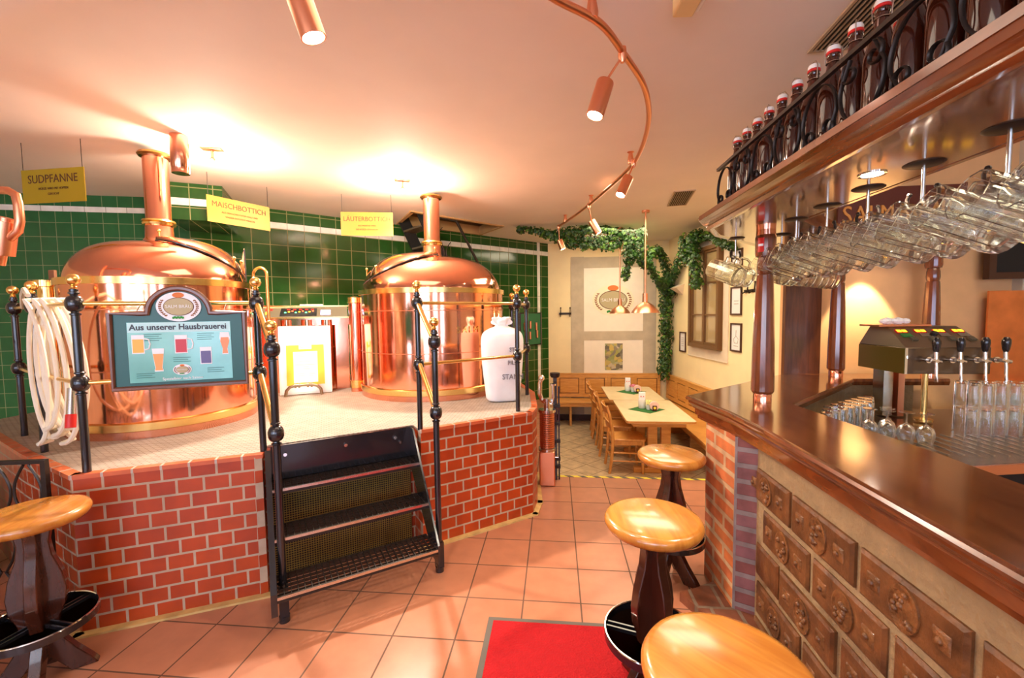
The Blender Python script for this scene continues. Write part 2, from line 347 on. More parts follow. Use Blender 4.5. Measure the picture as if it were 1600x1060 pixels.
# ================================================================== PLATFORM
PH = .862
F1, F2 = (-2.53, 1.945), (-1.745, 2.335)
F3, F4 = (-.955, 2.905), (-.195, 3.485)
R2, R3 = (-1.86, 2.49), (-1.06, 3.05)
SL, SL2 = (-3.25, 2.25), (-4.6, 2.9)
SR, SR2, SR3 = (-.165, 3.70), (-.22, 4.37), (-.44, 5.05)
pf = empty('brick_platform', (0, 0, 0)); pf['kind'] = 'structure'
faces = [(SL2, SL), (SL, F1), (F1, F2), (F2, R2), (R2, R3), (R3, F3), (F3, F4), (F4, SR), (SR, SR2), (SR2, SR3), (SR3, (-1.3, 7.0))]
for a, b in faces: wallobj('brick_face', a, b, 0, PH-.012, M['brickred'], .04, pf)
poly = [SL2, SL, F1, F2, R2, R3, F3, F4, SR, SR2, SR3, (-1.3, 7.0), (-1.42, 7.05), (-4.15, 4.36), (-4.6, 4.2)]
MB().prism(poly, PH-.02, PH).build('deck', M['deck'], pf, smooth=False)
def strip(a, b, w, z0, z1, out=0, ins=.0):
    d = Vector((b[0]-a[0], b[1]-a[1])); L = d.length
    return MB().box(-ins, L+ins, -out, w, z0, z1), (a[0], a[1], 0), math.atan2(d.y, d.x)
for a, b in ((SL2, SL), (SL, F1), (F1, F2), (F3, F4), (F4, SR), (SR, SR2), (SR2, SR3)):
    mb, lo, rz = strip(a, b, .045, PH-.02, PH+.004, .006, .004); mb.build('nosing', M['nosing'], pf, lo, rz, smooth=False)
for a, b in ((SL, F1), (F1, F2), (F3, F4), (F4, SR), (SR, SR2)):
    mb, lo, rz = strip(a, b, 0, 0, .012, .045, .03); mb.build('wood_strip', M['stripwood'], pf, lo, rz, smooth=False)

# ================================================================== STAIRS
st = empty('steel_stairs', (-1.36, 2.63, 0), math.radians(35.8), 'black steel stairs with three grating treads up to the brewing platform', 'stairs')
W2 = .44
for z, yf, yb in ((.65, -.07, .10), (.43, -.25, -.04), (.215, -.455, -.22)):
    g = MB()
    g.box(-W2, W2, yf, yf+.012, z-.03, z+.003); g.box(-W2, W2, yb-.01, yb, z-.03, z)
    nx = 26
    for i in range(nx+1):
        x = -W2+2*W2*i/nx; g.box(x-.002, x+.002, yf, yb, z-.022, z)
    ny = max(3, int((yb-yf)/.034))
    for j in range(1, ny): yy = yf+(yb-yf)*j/ny; g.box(-W2, W2, yy-.002, yy+.002, z-.018, z-.002)
    t = g.build('tread', M['iron'], st, smooth=False)
    MB().box(-W2, W2, yf-.004, yf, z-.012, z+.004).build('nosing_bar', M['steel'], t, smooth=False)
MB().box(-W2-.02, W2+.02, .085, .10, .66, PH+.012).build('riser_plate', M['black'], st, smooth=False)
for x in (-.36, .0, .33): MB().cyl((x, .083, .815), (x, .07, .815), .011, 10).build('bolt', M['chrome'], st)
MB().cyl((.37, .083, .775), (.37, .07, .775), .011, 10).build('bolt', M['chrome'], st)
for sx in (-1, 1):
    mb = MB(); x0, x1 = (-W2-.03, -W2) if sx < 0 else (W2, W2+.012)
    mb.add([(x, y, z) for x in (x0, x1) for y, z in ((.10, PH+.01), (.02, PH+.01), (-.46, .24), (-.46, .12), (-.36, .12), (.10, .60))],
           [(0, 1, 2, 3, 4, 5), (11, 10, 9, 8, 7, 6)]+[(i, 6+i, 6+(i+1) % 6, (i+1) % 6) for i in range(6)])
    mb.build('stringer', M['black'], st, smooth=False)
msh = MB()
for i in range(60): x = -W2+2*W2*i/59; msh.box(x-.002, x+.002, .112, .116, .02, .64)
for i in range(42): z = .02+.62*i/41; msh.box(-W2, W2, .108, .112, z-.002, z+.002)
msh.build('mesh_screen', mat('brass_mesh', (.3, .2, .05), .45, .8), st, smooth=False)
MB().box(-W2-.01, W2+.01, .125, .13, 0, .66).build('back_plate', M['blackmesh'], st, smooth=False)

def post_profile(zt, knobs, r=.019):
    """black round post from z=0 to zt with turned knobs at the given heights"""
    pr = [(r, 0)]
    for k in knobs:
        pr += [(r, k-.062), (r*1.3, k-.058), (r*1.3, k-.052), (r*.9, k-.048)]
        for i in range(9):
            a = PI*i/8; pr.append((r*.85+.024*math.sin(a), k-.042*math.cos(a)))
        pr += [(r*.9, k+.048), (r*1.25, k+.052), (r*1.25, k+.058), (r, k+.062)]
    pr += [(r, zt)]
    return [q for q in pr if q[1] <= zt+1e-6]
def newel(root, x, y, z0, knobs, top, r=.019):
    p = MB().lathe(post_profile(knobs[-1]+.075-z0, [k-z0 for k in knobs], r), 16).build('post', M['black'], root, (x, y, z0))
    zb = knobs[-1]+.075-z0
    MB().lathe([(.012, zb), (.016, zb+.012), (.010, zb+.02), (.012, zb+.026)]+[(max(.0005, .031*math.sin(PI*i/12+.35*(1-i/12))), zb+.05-.031*math.cos(PI*i/12+.35*(1-i/12))) for i in range(13)], 16).build('ball_finial', M['brass'], p)
    return p
def rails(root, pts, zs):
    for a, b in zip(pts[:-1], pts[1:]):
        for z in zs: MB().cyl((a[0], a[1], z), (b[0], b[1], z), .0125, 12).build('rail', M['brass'], root)
# left railing
P104, P401, P650, P808 = (-2.50, 2.0), (-1.78, 2.40), (-.965, 2.93), (-.315, 3.53)
rl = empty('platform_railing', (*P104, PH), 0, 'railing with black posts and brass rails in front of the large left copper kettle', 'railing')
def rel(root, p): return (p[0]-root.location.x, p[1]-root.location.y)
pts = [(-3.75, 2.62), (-3.16, 2.30), P104, P401]
for p in pts: q = rel(rl, p); newel(rl, q[0], q[1], 0, [1.345-PH, 1.765-PH], 0)
rails(rl, [rel(rl, p) for p in pts], (1.345-PH, 1.765-PH))
rr = empty('platform_railing', (*P650, PH), 0, 'railing with black posts and brass rails beside the white malt sack on the platform', 'railing')
pts = [P650, P808, (-.285, 4.25), (-.50, 4.95)]
for p in pts: q = rel(rr, p); newel(rr, q[0], q[1], 0, [1.33-PH, 1.765-PH], 0)
rails(rr, [rel(rr, p) for p in pts], (1.33-PH, 1.765-PH))
# stair newels on the floor with sloping brass handrails
NL, NR = (-1.50, 2.125), (-.765, 2.645)
for nm, N, P, lab in (('stair_post', NL, P401, 'tall black newel post with brass ball at the left foot of the stairs'), ('stair_post', NR, P650, 'tall black newel post with brass ball at the right foot of the stairs')):
    e = empty(nm, (*N, 0), 0, lab, 'post', 'newel posts of the steel stairs')
    newel(e, 0, 0, .16, [1.055, 1.51], 0, .02)
    ft = MB().box(-.024, .024, -.024, .024, .03, .2).build('foot_sleeve', M['black'], e, None, math.radians(35.8), smooth=False)
    MB().cyl((0, 0, 0), (0, 0, .035), .028, 14).build('foot_pad', M['black'], e)
    dx, dy = P[0]-N[0], P[1]-N[1]
    for za, zb in ((1.055, 1.335), (1.51, 1.755)):
        MB().tube([(0, 0, za), (dx*.93, dy*.93, zb)], .0165, 12).build('handrail', M['brass'], e)

# ================================================================== KETTLES
def kettle(name, c, R, zt, zn, zf, label, hatch_ang, cr, mir):
    k = empty(name, (c[0], c[1], PH), 0, label, 'brewing kettle', 'copper brewing kettles')
    H = zt-PH
    MB().lathe([(R+.012, 0), (R+.012, .05), (R, .055), (R, H)], 96).build('body', M['copper'], k, ang=.5)
    MB().lathe([(R+.013, .05), (R+.02, .055), (R+.02, .105), (R+.003, .115)], 96).build('base_band', M['brass'], k)
    MB().lathe([(R+.001, H-.05), (R+.014, H-.048), (R+.014, H), (R-.02, H+.004)], 96).build('top_band', M['brass'], k)
    dome = []
    hn = zn-PH-H
    for i in range(15):
        t = i/14; a = t*PI/2
        r = cr+.07+(R-.03-cr-.07)*math.cos(a)**.75 if i < 14 else cr+.06
        dome.append((r, H+.0+hn*math.sin(a)**1.15))
    MB().lathe(dome, 96).build('dome', M['copper'], k, ang=1)
    # chimney: flared neck, brass collar, pipe, rolled rim
    top = 2.955-PH; f = zf-PH
    MB().lathe([(cr+.062, zn-PH-.005), (cr+.03, zn-PH+.02), (cr+.012, zn-PH+.05), (cr+.006, f-.02), (cr, f), (cr, top)], 48).build('chimney_pipe', M['copper'], k, ang=.6)
    MB().lathe([(cr, f-.025), (cr+.022, f-.02), (cr+.026, f-.005), (cr+.014, f), (cr+.028, f+.006), (cr+.022, f+.02), (cr, f+.024)], 48).build('chimney_collar', M['brass'], k)
    MB().lathe([(cr, top-.02), (cr+.02, top-.02), (cr+.03, top-.005), (cr+.022, top+.012), (cr-.004, top+.012), (cr-.012, top)], 48).build('chimney_rim', mat('aged_brass', (.4, .2, .06), .3, 1), k)
    # curved loading hatch lying on the dome
    h = MB(); n1, n2 = 12, 14
    def dz(r):
        for (r0, z0), (r1, z1) in zip(dome[:-1], dome[1:]):
            if r1 <= r <= r0: return z0+(z1-z0)*(r0-r)/max(1e-6, r0-r1)
        return dome[-1][1]
    vs = []
    for lay in (0, 1):
        for i in range(n1+1):
            for j in range(n2+1):
                t = j/n2; aa = hatch_ang+.85*(t-.5)*2; tt = 1-t if mir else t
                ro = R*.95*(.36+.64*(1-(1-tt)**2.4)); ri = cr+.07
                rj = ri+(max(ro, ri+.03)-ri)*i/n1
                vs.append((rj*math.cos(aa), rj*math.sin(aa), dz(rj)+.012+(0 if lay == 0 else .03*math.sin(PI*min(1, .15+.7*i/n1))*1.0)+.0))
    K = n2+1; B = (n1+1)*K; fs = []
    for i in range(n1):
        for j in range(n2):
            a = i*K+j; fs += [(a, a+K, a+K+1, a+1), (B+a, B+a+1, B+a+K+1, B+a+K)]
    for i in range(n1): fs += [(i*K, B+i*K, B+(i+1)*K, (i+1)*K), (i*K+n2, (i+1)*K+n2, B+(i+1)*K+n2, B+i*K+n2)]
    for j in range(n2): fs += [(j, j+1, B+j+1, B+j), (n1*K+j, B+n1*K+j, B+n1*K+j+1, n1*K+j+1)]
    h.add(vs, fs); hb = h.build('hatch_cover', M['copper'], k, ang=.9)
    seal = MB().tube([Vector(vs[n1*K+j])+Vector((0, 0, -.002)) for j in range(n2+1)], .0065, 8).build('seal', M['black'], hb)
    for aa, rr_ in ((hatch_ang-.75, R*(.9 if mir else .3)), (hatch_ang+(-.3 if mir else .3), R*.9), (hatch_ang+.75, R*(.3 if mir else .9))):
        x, y = rr_*math.cos(aa), rr_*math.sin(aa); z = dz(min(rr_, R*.93))+.03
        MB().cyl((x, y, z-.02), (x, y, z+.05), .007, 8).ball((x, y, z+.055), .015, 10).build('wing_bolt', M['brass'], hb)
    # thin seams and rivets round the body
    sm = MB()
    for z in (H*.42, H*.8): sm.lathe([(R, z-.004), (R+.004, z-.002), (R+.004, z+.002), (R, z+.004)], 96)
    sm.build('seam', M['copper_d'], k)
    return k
K1, K2 = (-3.11, 3.13), (-1.335, 4.62)
a1 = math.atan2(-K1[1], -K1[0]); a2 = math.atan2(-K2[1], -K2[0])
k1 = kettle('copper_kettle', K1, .597, 1.965, 2.26, 2.43, 'large copper kettle at the left behind the beer poster board', a1+.72, .083, False)
k2 = kettle('copper_kettle', K2, .765, 1.935, 2.29, 2.455, 'copper kettle at the right beside the white malt sack', a2-.62, .088, True)
# raised lettering wrapped round the right kettle
word = 'SALM'
for i, ch in enumerate(word):
    a = a2+.30+i*.085
    t = text('lettering', ch, .085, M['brass'], k2, (.772*math.cos(a), .772*math.sin(a), 1.53-PH), (PI/2, 0, a+PI/2), ext=.004)
# ================================================================== THINGS ON AND ROUND THE PLATFORM
def oval_emblem(parent, loc, rot, w, h, full=True):
    """oval brewery emblem: cream oval, olive centre, name, ears of grain, hops, small red oval"""
    e = bpy.data.objects.new('emblem', None); COL.objects.link(e); e.parent = parent; e.location = loc; e.rotation_euler = rot
    def ell(nm, a, b, m, z, cx=0, cy=0, hole=None, n=48):
        mb = MB(); pts = [(cx+a*math.cos(2*PI*i/n), cy+b*math.sin(2*PI*i/n)) for i in range(n)]
        return mb.prism(pts, z-.002, z).build(nm, m, e, smooth=False)
    ell('oval_ground', w/2, h/2, M['white'] if not full else mat('cream_paint', (.92, .84, .6), .7), .003)
    ell('oval_ring', w*.34, h*.31, M['ink2'], .005); ell('oval_centre', w*.325, h*.29, mat('olive_paint', (.5, .42, .24), .7), .007)
    text('lettering', 'SALM BRÄU', h*.15, M['white'], e, (0, 0, .009), (0, 0, 0), sx=.95)
    ell('small_oval', w*.13, h*.09, mat('orange_red_paint', (.75, .2, .04), .6), .005, 0, h*.39)
    g = MB()
    for s in (-1, 1):
        for i in range(9):
            a = math.radians(150+i*9.5); r = .83
            x, y = w/2*r*math.cos(a), h/2*r*math.sin(a)
            for q in (-1, 1):
                cx = s*(-x+q*w*.014)*-1; pts = [(cx+w*.02*math.cos(t*PI/3+.5*q), y+h*.028*math.sin(t*PI/3)) for t in range(6)]
                g.prism(pts, .003, .006)
    g.build('grain_ears', mat('grain_brown', (.3, .11, .03), .7), e, smooth=False)
    hp = MB()
    for i in range(7):
        cx, cy = -w*.13+i*w*.035, -h*.37+(.01*h)*((i % 2)*2-1)
        hp.prism([(cx+w*.025*math.cos(t*PI/4), cy+h*.04*math.sin(t*PI/4)) for t in range(8)], .003, .007)
    hp.build('hop_leaves', mat('hop_green', (.04, .3, .05), .7), e, smooth=False)
    return e
# ---- poster board on the railing
BA = (-2.312, 2.02); brz = math.atan2(.262, .531)
bd = empty('poster_board', (BA[0]+.2655*1.0, BA[1]+.131, 1.31), brz, 'dark green beer poster board with a rounded brown frame hung on the brass railing', 'sign board')
hw, hh, hr = .305, .40, .142
out = [(-hw, 0), (hw, 0), (hw, hh), (hr+.03, hh)]+[(hr*math.cos(a), hh+hr*math.sin(a)*.95) for a in [PI*i/16 for i in range(17)]]+[(-hr-.03, hh), (-hw, hh)]
T = Matrix.Rotation(PI/2, 4, 'X')
MB().prism(out, -.012, .004, T).build('backing', M['boardgreen'], bd, smooth=False)
MB().tube([(x, -.006, z) for x, z in out], .0155, 8, closed=True).build('frame', mat('brown_frame', (.16, .055, .03), .35, coat=.3), bd)
px0, px1, pz0, pz1 = -.235, .235, .028, .352
MB().box(px0, px1, -.0075, -.004, pz0, pz1).build('poster_sheet', M['poster'], bd, smooth=False)
MB().box(px0+.002, px1-.002, -.0080, -.0074, pz1-.055, pz1-.002).build('title_strip', mat('pale_teal', (.5, .75, .72), .4), bd, smooth=False)
text('title_lettering', 'Aus unserer Hausbrauerei', .043, mat('black_print', (.02, .02, .025), .4), bd, (-.004, -.0086, pz1-.028), (PI/2, 0, 0), sx=.96, bold=.0012)
text('footer_lettering', 'Spezialbier nach Saison', .02, M['white'], bd, (0, -.0086, pz0+.014), (PI/2, 0, 0))
def glass_print(cx, cz, w, h, col, handle=False, shape=0):
    g = bpy.data.objects.new('beer_glass_picture', None); COL.objects.link(g); g.parent = bd; g.location = (cx, -.0088, cz)
    if shape == 0: pts = [(-w/2, 0), (w/2, 0), (w/2, h), (-w/2, h)]
    elif shape == 1: pts = [(-w*.36, 0), (w*.36, 0), (w*.34, h*.1), (w*.3, h*.14), (w/2, h), (-w/2, h), (-w*.3, h*.14), (-w*.34, h*.1)]
    else: pts = [(-w*.3, 0), (w*.3, 0), (w*.25, h*.3), (w*.5, h*.75), (w*.42, h), (-w*.42, h), (-w*.5, h*.75), (-w*.25, h*.3)]
    MB().prism(pts, 0, .0006, T).build('glass_outline', M['white'], g, smooth=False)
    MB().prism([(x*.86, .05*h+z*.72) for x, z in pts], .0006, .0012, T).build('beer', mat('beer_print', col, .4), g, smooth=False)
    if handle: MB().tube([(w/2, 0, h*.2), (w*.85, 0, h*.25), (w*.95, 0, h*.5), (w*.85, 0, h*.75), (w/2, 0, h*.8)], .0035, 6).build('handle', M['white'], g)
glass_print(-.19, .185, .055, .10, (.9, .45, .05), True); glass_print(-.105, .085, .055, .125, (.85, .35, .08), False, 1)
glass_print(.0, .18, .058, .10, (.55, .03, .04), True); glass_print(.112, .115, .055, .095, (.12, .1, .25)); glass_print(.205, .165, .05, .125, (.85, .3, .12), False, 2)
tb = MB()
for cx, cz, k in ((-.125, .285, 4), (.115, .285, 4), (.0, .155, 3), (-.165, .075, 3), (.155, .09, 3)):
    for i in range(k): tb.box(cx-.04, cx+.04-.012*(i % 2), -.0086, -.0080, cz-i*.011, cz-i*.011+.003)
tb.build('small_print', mat('small_print', (.03, .16, .13), .6), bd, smooth=False)
oval_emblem(bd, (0, -.0075, hh+.035), (PI/2, 0, 0), .205, .16, False)
oval_emblem(bd, (.0, -.0085, .09), (PI/2, 0, 0), .085, .06, False)
for x in (-.2, .2): MB().tube([(x, 0, hh-.01), (x, .05, hh+.03), (x, .1, hh+.06), (x, .12, hh+.04)], .003, 6).build('hook', M['steel'], bd)

# ---- coil of hose over the left railing
hs = empty('hose_coil', (-2.95, 2.20, PH), math.radians(-25), 'coil of milky white brewing hose hung over the brass railing at the left', 'hose')
h = MB()
random.seed(3)
for k in range(7):
    w = .10+.035*k; zl = .10+.03*((k*3) % 4); cx = (-.06, .02, .08, -.02, .05, .10, -.08)[k]; yo = -.045+.018*k
    pts = []
    for i in range(36):
        a = 2*PI*i/36
        z = zl+(.94-zl)*(.5+.5*math.cos(a)); x = cx+math.sin(a)*w*(.35+.65*(1-(z-zl)/(1-zl))**.5)+(z-.5)*-.12
        y = yo+.05*math.sin(a)
        pts.append((x, y-.02 if math.sin(a) > 0 else y+.05, z))
    h.tube(pts, .0125, 8, closed=True)
h.tube([(.0, -.06, .96), (-.12, -.05, 1.0), (-.28, -.03, .97), (-.45, 0, .9), (-.62, .05, .93)], .0125, 8)
h.build('hose_loops', M['hose'], hs)
cp = MB().cyl((.30, .02, .44), (.335, .0, .30), .02, 12).build('grey_coupling', M['steel'], hs)
MB().cyl((.335, .0, .30), (.352, -.01, .23), .023, 12).build('red_sleeve', M['redplastic'], hs)

# ---- pipework and pump at the far left
pu = empty('brewing_pump', (-3.9, 2.25, 0), 0, 'dark pump with pipes and red valve levers at the far left edge', 'pump')
MB().box(-.28, .18, -.12, .16, .0, .62).build('housing', M['panel'], pu, bev=.02)
MB().lathe([(.001, .62), (.11, .62), (.13, .68), (.13, .9), (.09, .97), (.001, .98)], 24, Matrix.Translation((-.05, 0, 0))).build('motor', M['black'], pu)
MB().tube([(-.3, .02, 1.52), (.24, .02, 1.52), (.29, .02, 1.5), (.31, .02, 1.42), (.31, .02, .0)], .016, 10).build('pipe', M['copper_d'], pu)
MB().lathe([(.022, 1.30), (.028, 1.31), (.028, 1.37), (.022, 1.38)], 14, Matrix.Translation((.31, .02, 0))).build('pipe_union', M['steel'], pu)
MB().tube([(.02, -.1, .35), (.12, -.14, .25), (.13, -.14, .6), (.1, -.12, .95)], .014, 8).build('pipe', M['brass'], pu)
for z in (1.16, 1.27): MB().box(-.1, .17, -.14, -.115, z, z+.022).build('valve_lever', M['redplastic'], pu, bev=.006)
MB().tube([(-.02, -.11, .9), (-.02, -.11, 1.3)], .02, 10).build('valve_stem', M['steel'], pu)
# ---- swing pipe reaching in at the upper left
sw = empty('swing_pipe', (-3.0, 2.0, 0), 0, 'bent copper pipe with a clamp reaching in at the upper left edge', 'pipe')
MB().tube([(-.35, 0, 2.372), (.05, 0, 2.368), (.16, 0, 2.36), (.205, 0, 2.335), (.215, 0, 2.28), (.215, 0, 2.2), (.20, 0, 2.15), (.15, 0, 2.115), (.06, 0, 2.11), (-.3, 0, 2.11)], .02, 14).build('bend', M['copper_d'], sw)
MB().cyl((.13, 0, 2.20), (.09, 0, 2.03), .05, 18).cyl((.06, 0, 1.98), (.14, 0, 2.22), .03, 14).build('clamp_body', M['copper_d'], sw)
MB().cyl((-.33, 0, 0), (-.33, 0, 2.5), .03, 14).build('upright', M['copper_d'], sw)

# ---- brass sight column, wooden paddle
sg = empty('sight_column', (-3.765, 2.835, PH), 0, 'slim brass sight column standing left of the large copper kettle', 'column')
MB().lathe([(.065, 0), (.065, .03), (.052, .035), (.052, 1.06), (.07, 1.065), (.07, 1.11), (.001, 1.12)], 28).build('tube', M['brass'], sg)
MB().lathe([(.053, .9), (.058, .905), (.058, .93), (.053, .935)], 28).build('collar', M['copper_d'], sg)
pdl = empty('mash_paddle', (-4.25, 3.25, PH), 0, 'upright wooden mash paddle leaning behind the hose coil', 'paddle')
MB().box(-.03, .03, -.012, .012, 0, 1.24).build('shaft', mat('paddle_wood', (.3, .12, .05), .6, var=.2), pdl, bev=.006)
MB().box(-.075, .075, -.014, .014, 0, .28).build('blade', mat('paddle_blade_wood', (.32, .14, .06), .6), pdl, bev=.006)

# ---- swan-neck vent beside the left kettle
vn = empty('vent_pipe', (-2.66, 3.66, PH), 0, 'small brass swan-neck pipe between the two kettles', 'pipe')
MB().tube([(-.07, 0, 0), (-.07, 0, 1.14)], .018, 12).build('lower_tube', M['white'], vn)
MB().tube([(-.07, 0, 1.12), (-.07, 0, 1.20)]+[(-.005-.065*math.cos(a), 0, 1.2+.065*math.sin(a)) for a in [PI*i/10 for i in range(11)]]+[(.06, 0, 1.15), (.06, 0, 0)], .014, 12).build('swan_neck', M['brass'], vn)
MB().cyl((-.07, 0, 1.1), (-.07, 0, 1.15), .024, 12).build('black_collar', M['black'], vn)

# ---- copper control desk
ds = empty('control_desk', (-3.28, 4.02, PH), math.atan2(.56, 1.06), 'copper clad control desk with lit switches between the kettles', 'control desk')
Ld = 1.12
MB().box(.0, Ld, .06, .42, 0, .80).build('cabinet', M['copper'], ds, smooth=False)
mb = MB()
for i in range(3):
    x = .5+i*.2; mb.lathe([(.09, 0), (.09, .78)], 24, Matrix.Translation((x, .09, 0)))
mb.build('rounded_front', M['copper'], ds)
MB().box(-.02, Ld+.02, .02, .44, .72, .80).build('fascia', M['copper'], ds, smooth=False)
MB().box(-.02, Ld+.02, .010, .03, .795, .81).build('edge_strip', M['brass'], ds, smooth=False)
cn = MB(); cn.add([(0, .03, .80), (Ld, .03, .80), (Ld, .32, .93), (0, .32, .93), (0, .42, .93), (Ld, .42, .93), (Ld, .42, .8), (0, .42, .8)], [(0, 1, 2, 3), (3, 2, 5, 4), (4, 5, 6, 7), (0, 3, 4, 7), (1, 6, 5, 2), (0, 7, 6, 1)])
pc = cn.build('sloping_console', M['panel'], ds, smooth=False)
MB().box(-.01, Ld+.01, .31, .45, .925, .94).build('console_top', M['brass'], ds, smooth=False)
Ts = Matrix.Translation((0, .03, .80)) @ Matrix.Rotation(math.atan2(.13, .29), 4, 'X')
for nm, m_, xs in (('indicator', 'ledg', (.20, .205)), ('indicator', 'ledr', (.30,)), ('indicator', 'lcd', (.315,)), ('screen', 'ledb', (.93,))):
    pass
def led(nm, x, y, w, d, m_, r=0):
    mb = MB()
    if r: mb.lathe([(r, 0), (r, .012), (.001, .02)], 12, Ts @ Matrix.Translation((x, y, 0)))
    else: mb.box(x, x+w, y, y+d, 0, .006, Ts)
    return mb.build(nm, M[m_], pc, smooth=False)
led('switch_light', .20, .12, 0, 0, 'ledg', .02); led('emergency_button', .29, .20, .07, .04, 'redplastic'); led('switch_light', .30, .1, .03, .05, 'lcd')
led('control_panel', .44, .05, .36, .2, 'black'); led('screen', .84, .08, .10, .12, 'ledb')
for i in range(9): led('indicator', .48+i*.034, .12+.02*(i % 3), .018, .016, ('ledg', 'lcd', 'ledr')[i*7 % 3]).location.z += .004
for i in range(5): led('switch', .50+i*.06, .2, .03, .02, 'redplastic').location.z += .004
for x in (.1, .98): MB().cyl((x, .02, .76), (x, .008, .76), .012, 12).build('bolt', M['chrome'], ds)
MB().box(.62, .86, .33, .42, .94, .953, None).build('paper_stack', M['white'], ds, smooth=False)
cc = empty('copper_pillar', (-2.14, 4.40, PH), 0, 'short shiny copper pillar with brass foot left of the right kettle', 'pillar')
MB().lathe([(.062, 0), (.062, .98), (.001, .985)], 32).build('shaft', M['copper'], cc)
MB().lathe([(.064, .04), (.070, .045), (.070, .12), (.064, .125)], 32).build('foot_band', M['brass'], cc)
MB().lathe([(.064, .95), (.070, .955), (.070, 1.01), (.02, 1.03), (.001, 1.03)], 32).build('cap', M['brass'], cc)

# ---- certificate in its stand
ct = empty('framed_certificate', (-2.60, 4.20, PH), math.radians(28), 'white framed certificate with a yellow border leaning against the control desk', 'certificate')
Tc = Matrix.Rotation(math.radians(-7), 4, 'X')
MB().box(-.25, .25, -.0, .02, .005, .72, Tc).build('frame', M['porcelain'], ct, bev=.004)
MB().box(-.232, .232, -.003, 0, .025, .70, Tc).build('mount', M['white'], ct, smooth=False)
MB().box(-.18, .18, -.005, -.003, .10, .52, Tc).build('yellow_border', M['yellow'], ct, smooth=False)
MB().box(-.115, .115, -.007, -.005, .125, .45, Tc).box(-.06, .06, -.0072, -.005, .475, .53, Tc).build('inner_sheet', M['white'], ct, smooth=False)
mb = MB()
for z, w in ((.41, .07), (.395, .06), (.345, .06), (.31, .1), (.285, .03), (.265, .04), (.215, .09), (.195, .07)): mb.box(-w, w, -.0075, -.007, z, z+.004, Tc)
mb.build('printed_lines', mat('grey_print', (.4, .38, .38), .7), ct, smooth=False)
text('heading', 'BierIG', .035, M['ink'], ct, (0, -.068, .50), (PI/2-math.radians(7), 0, 0))
ps = empty('pipe_holder', (-2.585, 4.13, PH), math.radians(28), 'small holder made of bent pipe fittings in front of the white certificate', 'holder')
MB().tube([(-.17, 0, 0), (-.16, 0, .06), (-.13, 0, .095), (-.08, 0, .11), (.08, 0, .11), (.13, 0, .095), (.16, 0, .06), (.17, 0, 0)], .016, 10).build('bent_pipe', mat('aged_nickel', (.38, .28, .18), .3, 1), ps)
for x in (-.075, -.04, .04, .075): MB().cyl((x-.01, 0, .11), (x+.01, 0, .11), .026, 12).build('fitting_ring', mat('aged_nickel_ring', (.42, .32, .2), .3, 1), ps)

# ---- malt sack
sk = empty('malt_sack', (-.50, 3.98, PH), math.radians(14), 'full white malt sack with tied neck standing between kettle and railing', 'sack')
mb = MB(); n_, vs, fs = 40, [], []
lv = [(0, .135, .10), (.015, .155, .115), (.10, .165, .125), (.3, .185, .14), (.5, .20, .15), (.6, .20, .145), (.655, .175, .12), (.685, .11, .075), (.70, .055, .045), (.715, .05, .04), (.735, .085, .05), (.765, .10, .05), (.78, .06, .03)]
for i, (z, a, c) in enumerate(lv):
    for j in range(n_):
        t = 2*PI*j/n_; co, si = math.cos(t), math.sin(t)
        w = 1+.02*math.sin(5*t+z*14)+.012*math.sin(9*t-z*30)
        if i > 8: w = 1+.2*math.sin(6*t+i)
        vs.append((math.copysign(abs(co)**.62, co)*a*w, math.copysign(abs(si)**.62, si)*c*w, z+(.018*math.sin(4*t) if i > 9 else 0)))
for i in range(len(lv)-1):
    for j in range(n_): fs.append((i*n_+j, i*n_+(j+1) % n_, (i+1)*n_+(j+1) % n_, (i+1)*n_+j))
fs += [tuple(range(n_))[::-1], tuple((len(lv)-1)*n_+j for j in range(n_))]
bo = MB().add(vs, fs).build('bag', M['sack'], sk, ang=1.2); sb = bo.modifiers.new('sub', 'SUBSURF'); sb.levels = 1; sb.render_levels = 2
for body, z, x, s_ in (('STAMM', .24, .08, .07), ('PILS', .37, .075, .058), ('STA', .49, .09, .055)):
    text('lettering', body, s_, mat('grey_stencil', (.22, .2, .22), .7), sk, (x, -.152 if z > .3 else -.146, z), (PI/2, 0, 0), sx=.85, ext=.006)

# ---- framed tools on the green wall, meter column with perforated guard
gb = empty('tool_board', (-.47, 8.06, 1.38), math.atan2(8.5-4.5, 4.05), 'small green framed board with copper tools on the green tiled wall', 'board')
MB().box(-.26, .26, -.02, -.005, -.3, .3).build('backing', mat('board_teal', (.03, .15, .06), .5), gb, smooth=False)
MB().tube([(-.26, -.02, -.3), (.26, -.02, -.3), (.26, -.02, .3), (-.26, -.02, .3)], .018, 6, closed=True).build('frame', M['framewood'], gb)
for x, z in ((-.16, .05), (-.02, .08), (-.03, -.12), (.13, .05), (.15, -.1)): MB().cyl((x, -.03, z-.07), (x, -.03, z+.07), .022, 10).build('tool', M['copper_d'], gb)
ht = empty('flow_meter', (-.085, 4.13, 0), 0, 'copper column with perforated guard and chrome valves beside the platform corner', 'meter')
MB().box(-.075, .075, -.07, .07, .0, .34).build('copper_box', M['copper_d'], ht, bev=.01)
gd = MB(); r = .072
for i in range(28):
    a = 2*PI*i/28; gd.box(r-.002, r, -.0035, .0035, .36, .72, Matrix.Rotation(a, 4, 'Z'))
for i in range(18): z = .36+.36*i/17; gd.lathe([(r-.002, z-.0045), (r+.001, z-.0045), (r+.001, z+.0045), (r-.002, z+.0045)], 28)
gd.build('perforated_guard', M['copper_d'], ht)
MB().lathe([(.05, .34), (.05, .74)], 20).build('core', M['blackmesh'], ht)
